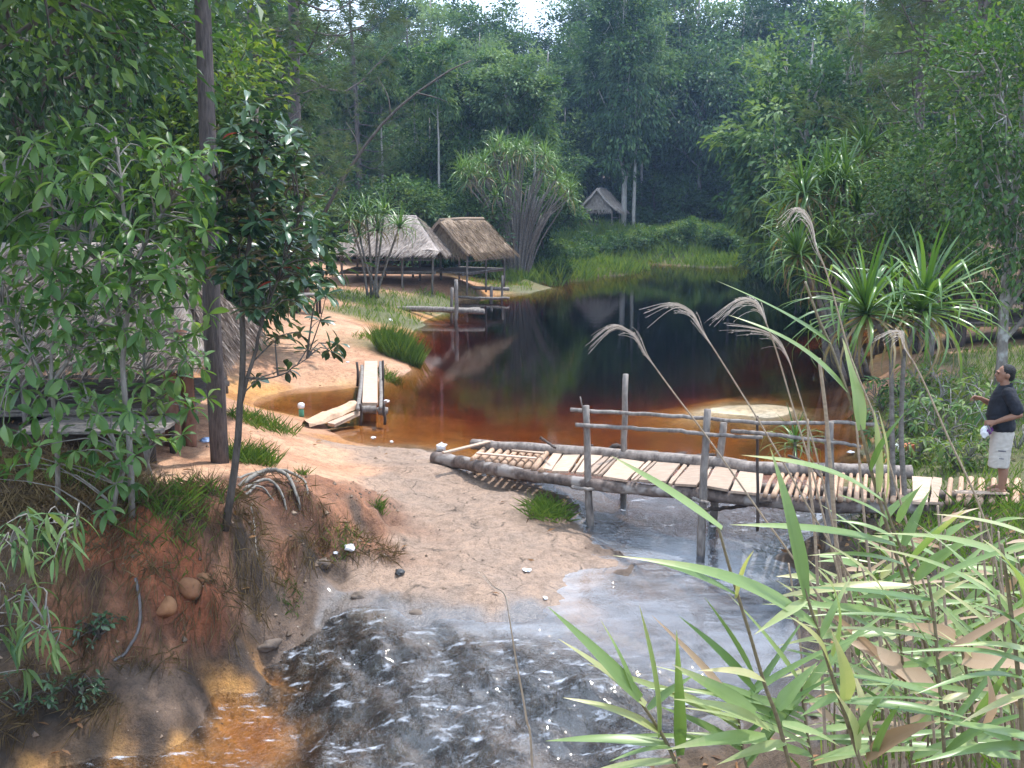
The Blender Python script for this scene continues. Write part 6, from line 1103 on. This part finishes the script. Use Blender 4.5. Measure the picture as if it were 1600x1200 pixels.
for i, st in enumerate(dry):
    st = [(u, v) for u, v in st]; st += [(st[-1][0] + 18, 1230)]
    cane(['thick bare dry stalk crossing the bridge poles', 'short dry stalk left of the thick one', 'dry stalk rising beside the upright leaf', 'dry stalk below the plank at the bridge end', 'dry stalk below the man', 'thin dry stalk over the pool edge', 'leaning dry stalk over the dark bank', 'dry stalk near the picture edge', 'dry stalk standing against the pool', 'dry stalk in the middle of the reed bed'][i], 3.4 + .12 * i, st, [], .010 if i == 0 else .007, ST_DRY, 'dry_stalk')
def plume(label, Y, stem, peak, tip, n, seed, full=1.0):
    r = np.random.default_rng(seed); q = [P(u, v, Y) for u, v in stem]; last = q[-1]; q.append(np.array([last[0] + .03, last[1], min(last[2] - .05, zg(last[0], last[1]))])); t = thing('grass_plume', label, 'reed', q[-1], 'feathery seed plumes'); m_ = MB(); c = curve(q, 8 * len(q)); m_.add(*tube(c, np.linspace(.0022, .0048, len(c)), 6)); part(t, 'stalk', m_, ST_DRY, True)
    m_ = MB(); s0 = np.array(stem[0]); s1 = np.array(stem[1]); s2 = s0 + (s1 - s0) * .5; main = curve([(*s2, 0), (*s0, 0), (*((s0 + np.array(peak)) / 2 + [6, -9]), 0), (*peak, 0), (*tip, 0)], 41)[:, :2]
    for i in range(n):
        f0 = r.uniform(0, 22); f1 = min(40, f0 + r.uniform(14, 26)); ks = np.linspace(f0, f1, 10); base_ = np.stack([np.interp(ks, np.arange(41), main[:, 0]), np.interp(ks, np.arange(41), main[:, 1])], 1); w = np.linspace(0, 1, 10) ** 1.5; oy = abs(r.normal(0, 11)) * full; ox = r.normal(0, 5) * full; dy = r.normal(0, .04)
        cc = np.array([P(u_ + ox * w_, v_ + oy * w_ - 3 * w_, Y + dy * w_) for (u_, v_), w_ in zip(base_, w)]); V, F = tube(cc, np.linspace(.0011, .0006, 10), 3, False); m_.add(V, F, float(r.uniform(.3, 1)))
        k = 5; ix = r.integers(3, 10, k); dd = unit(np.gradient(cc, axis=0)[ix]) + r.normal(0, .15, (k, 3)); V, F = cards(cc[ix], dd, rdir(k, r), .013, .0016, .1, .1); m_.add(V, F, np.repeat(r.uniform(.3, 1, k), 2))
    o_ = part(t, 'plume', m_, PLUME); o_['kind'] = 'stuff'
plume('silky plume curling lowest and farthest out over the bridge post', 3.0, [(1008, 552), (1050, 610), (1110, 690), (1180, 790), (1262, 905), (1340, 1030), (1400, 1150)], (958, 509), (920, 537), 30, 1)
plume('silky plume arching over the dark water above the first one', 3.1, [(1098, 518), (1150, 600), (1205, 690), (1262, 790), (1330, 905), (1410, 1050), (1460, 1160)], (1050, 474), (1010, 486), 30, 2)
plume('full plume bending left under the tallest reed leaf', 3.3, [(1192, 492), (1212, 545), (1240, 640), (1270, 740), (1300, 860), (1340, 1000), (1390, 1150)], (1152, 468), (1112, 498), 34, 3)
plume('thin plume hanging just below the full one', 3.35, [(1232, 560), (1250, 620), (1278, 720), (1308, 850), (1352, 1010), (1400, 1160)], (1180, 512), (1134, 504), 22, 4)
plume('tallest plume arching in front of the shaggy screw pines', 3.2, [(1275, 385), (1296, 440), (1330, 560), (1366, 650), (1400, 760), (1440, 900), (1480, 1060), (1510, 1180)], (1245, 326), (1222, 350), 30, 5)
plume('pale plume bending in front of the near screw pine stems', 3.0, [(1412, 540), (1440, 590), (1480, 680), (1530, 790), (1560, 900), (1580, 1040), (1590, 1180)], (1392, 518), (1368, 530), 24, 6)
plume('faint bent seed head low over the cascade', 2.9, [(795, 960), (806, 1030), (822, 1120), (832, 1215)], (770, 915), (752, 893), 8, 7, .5)
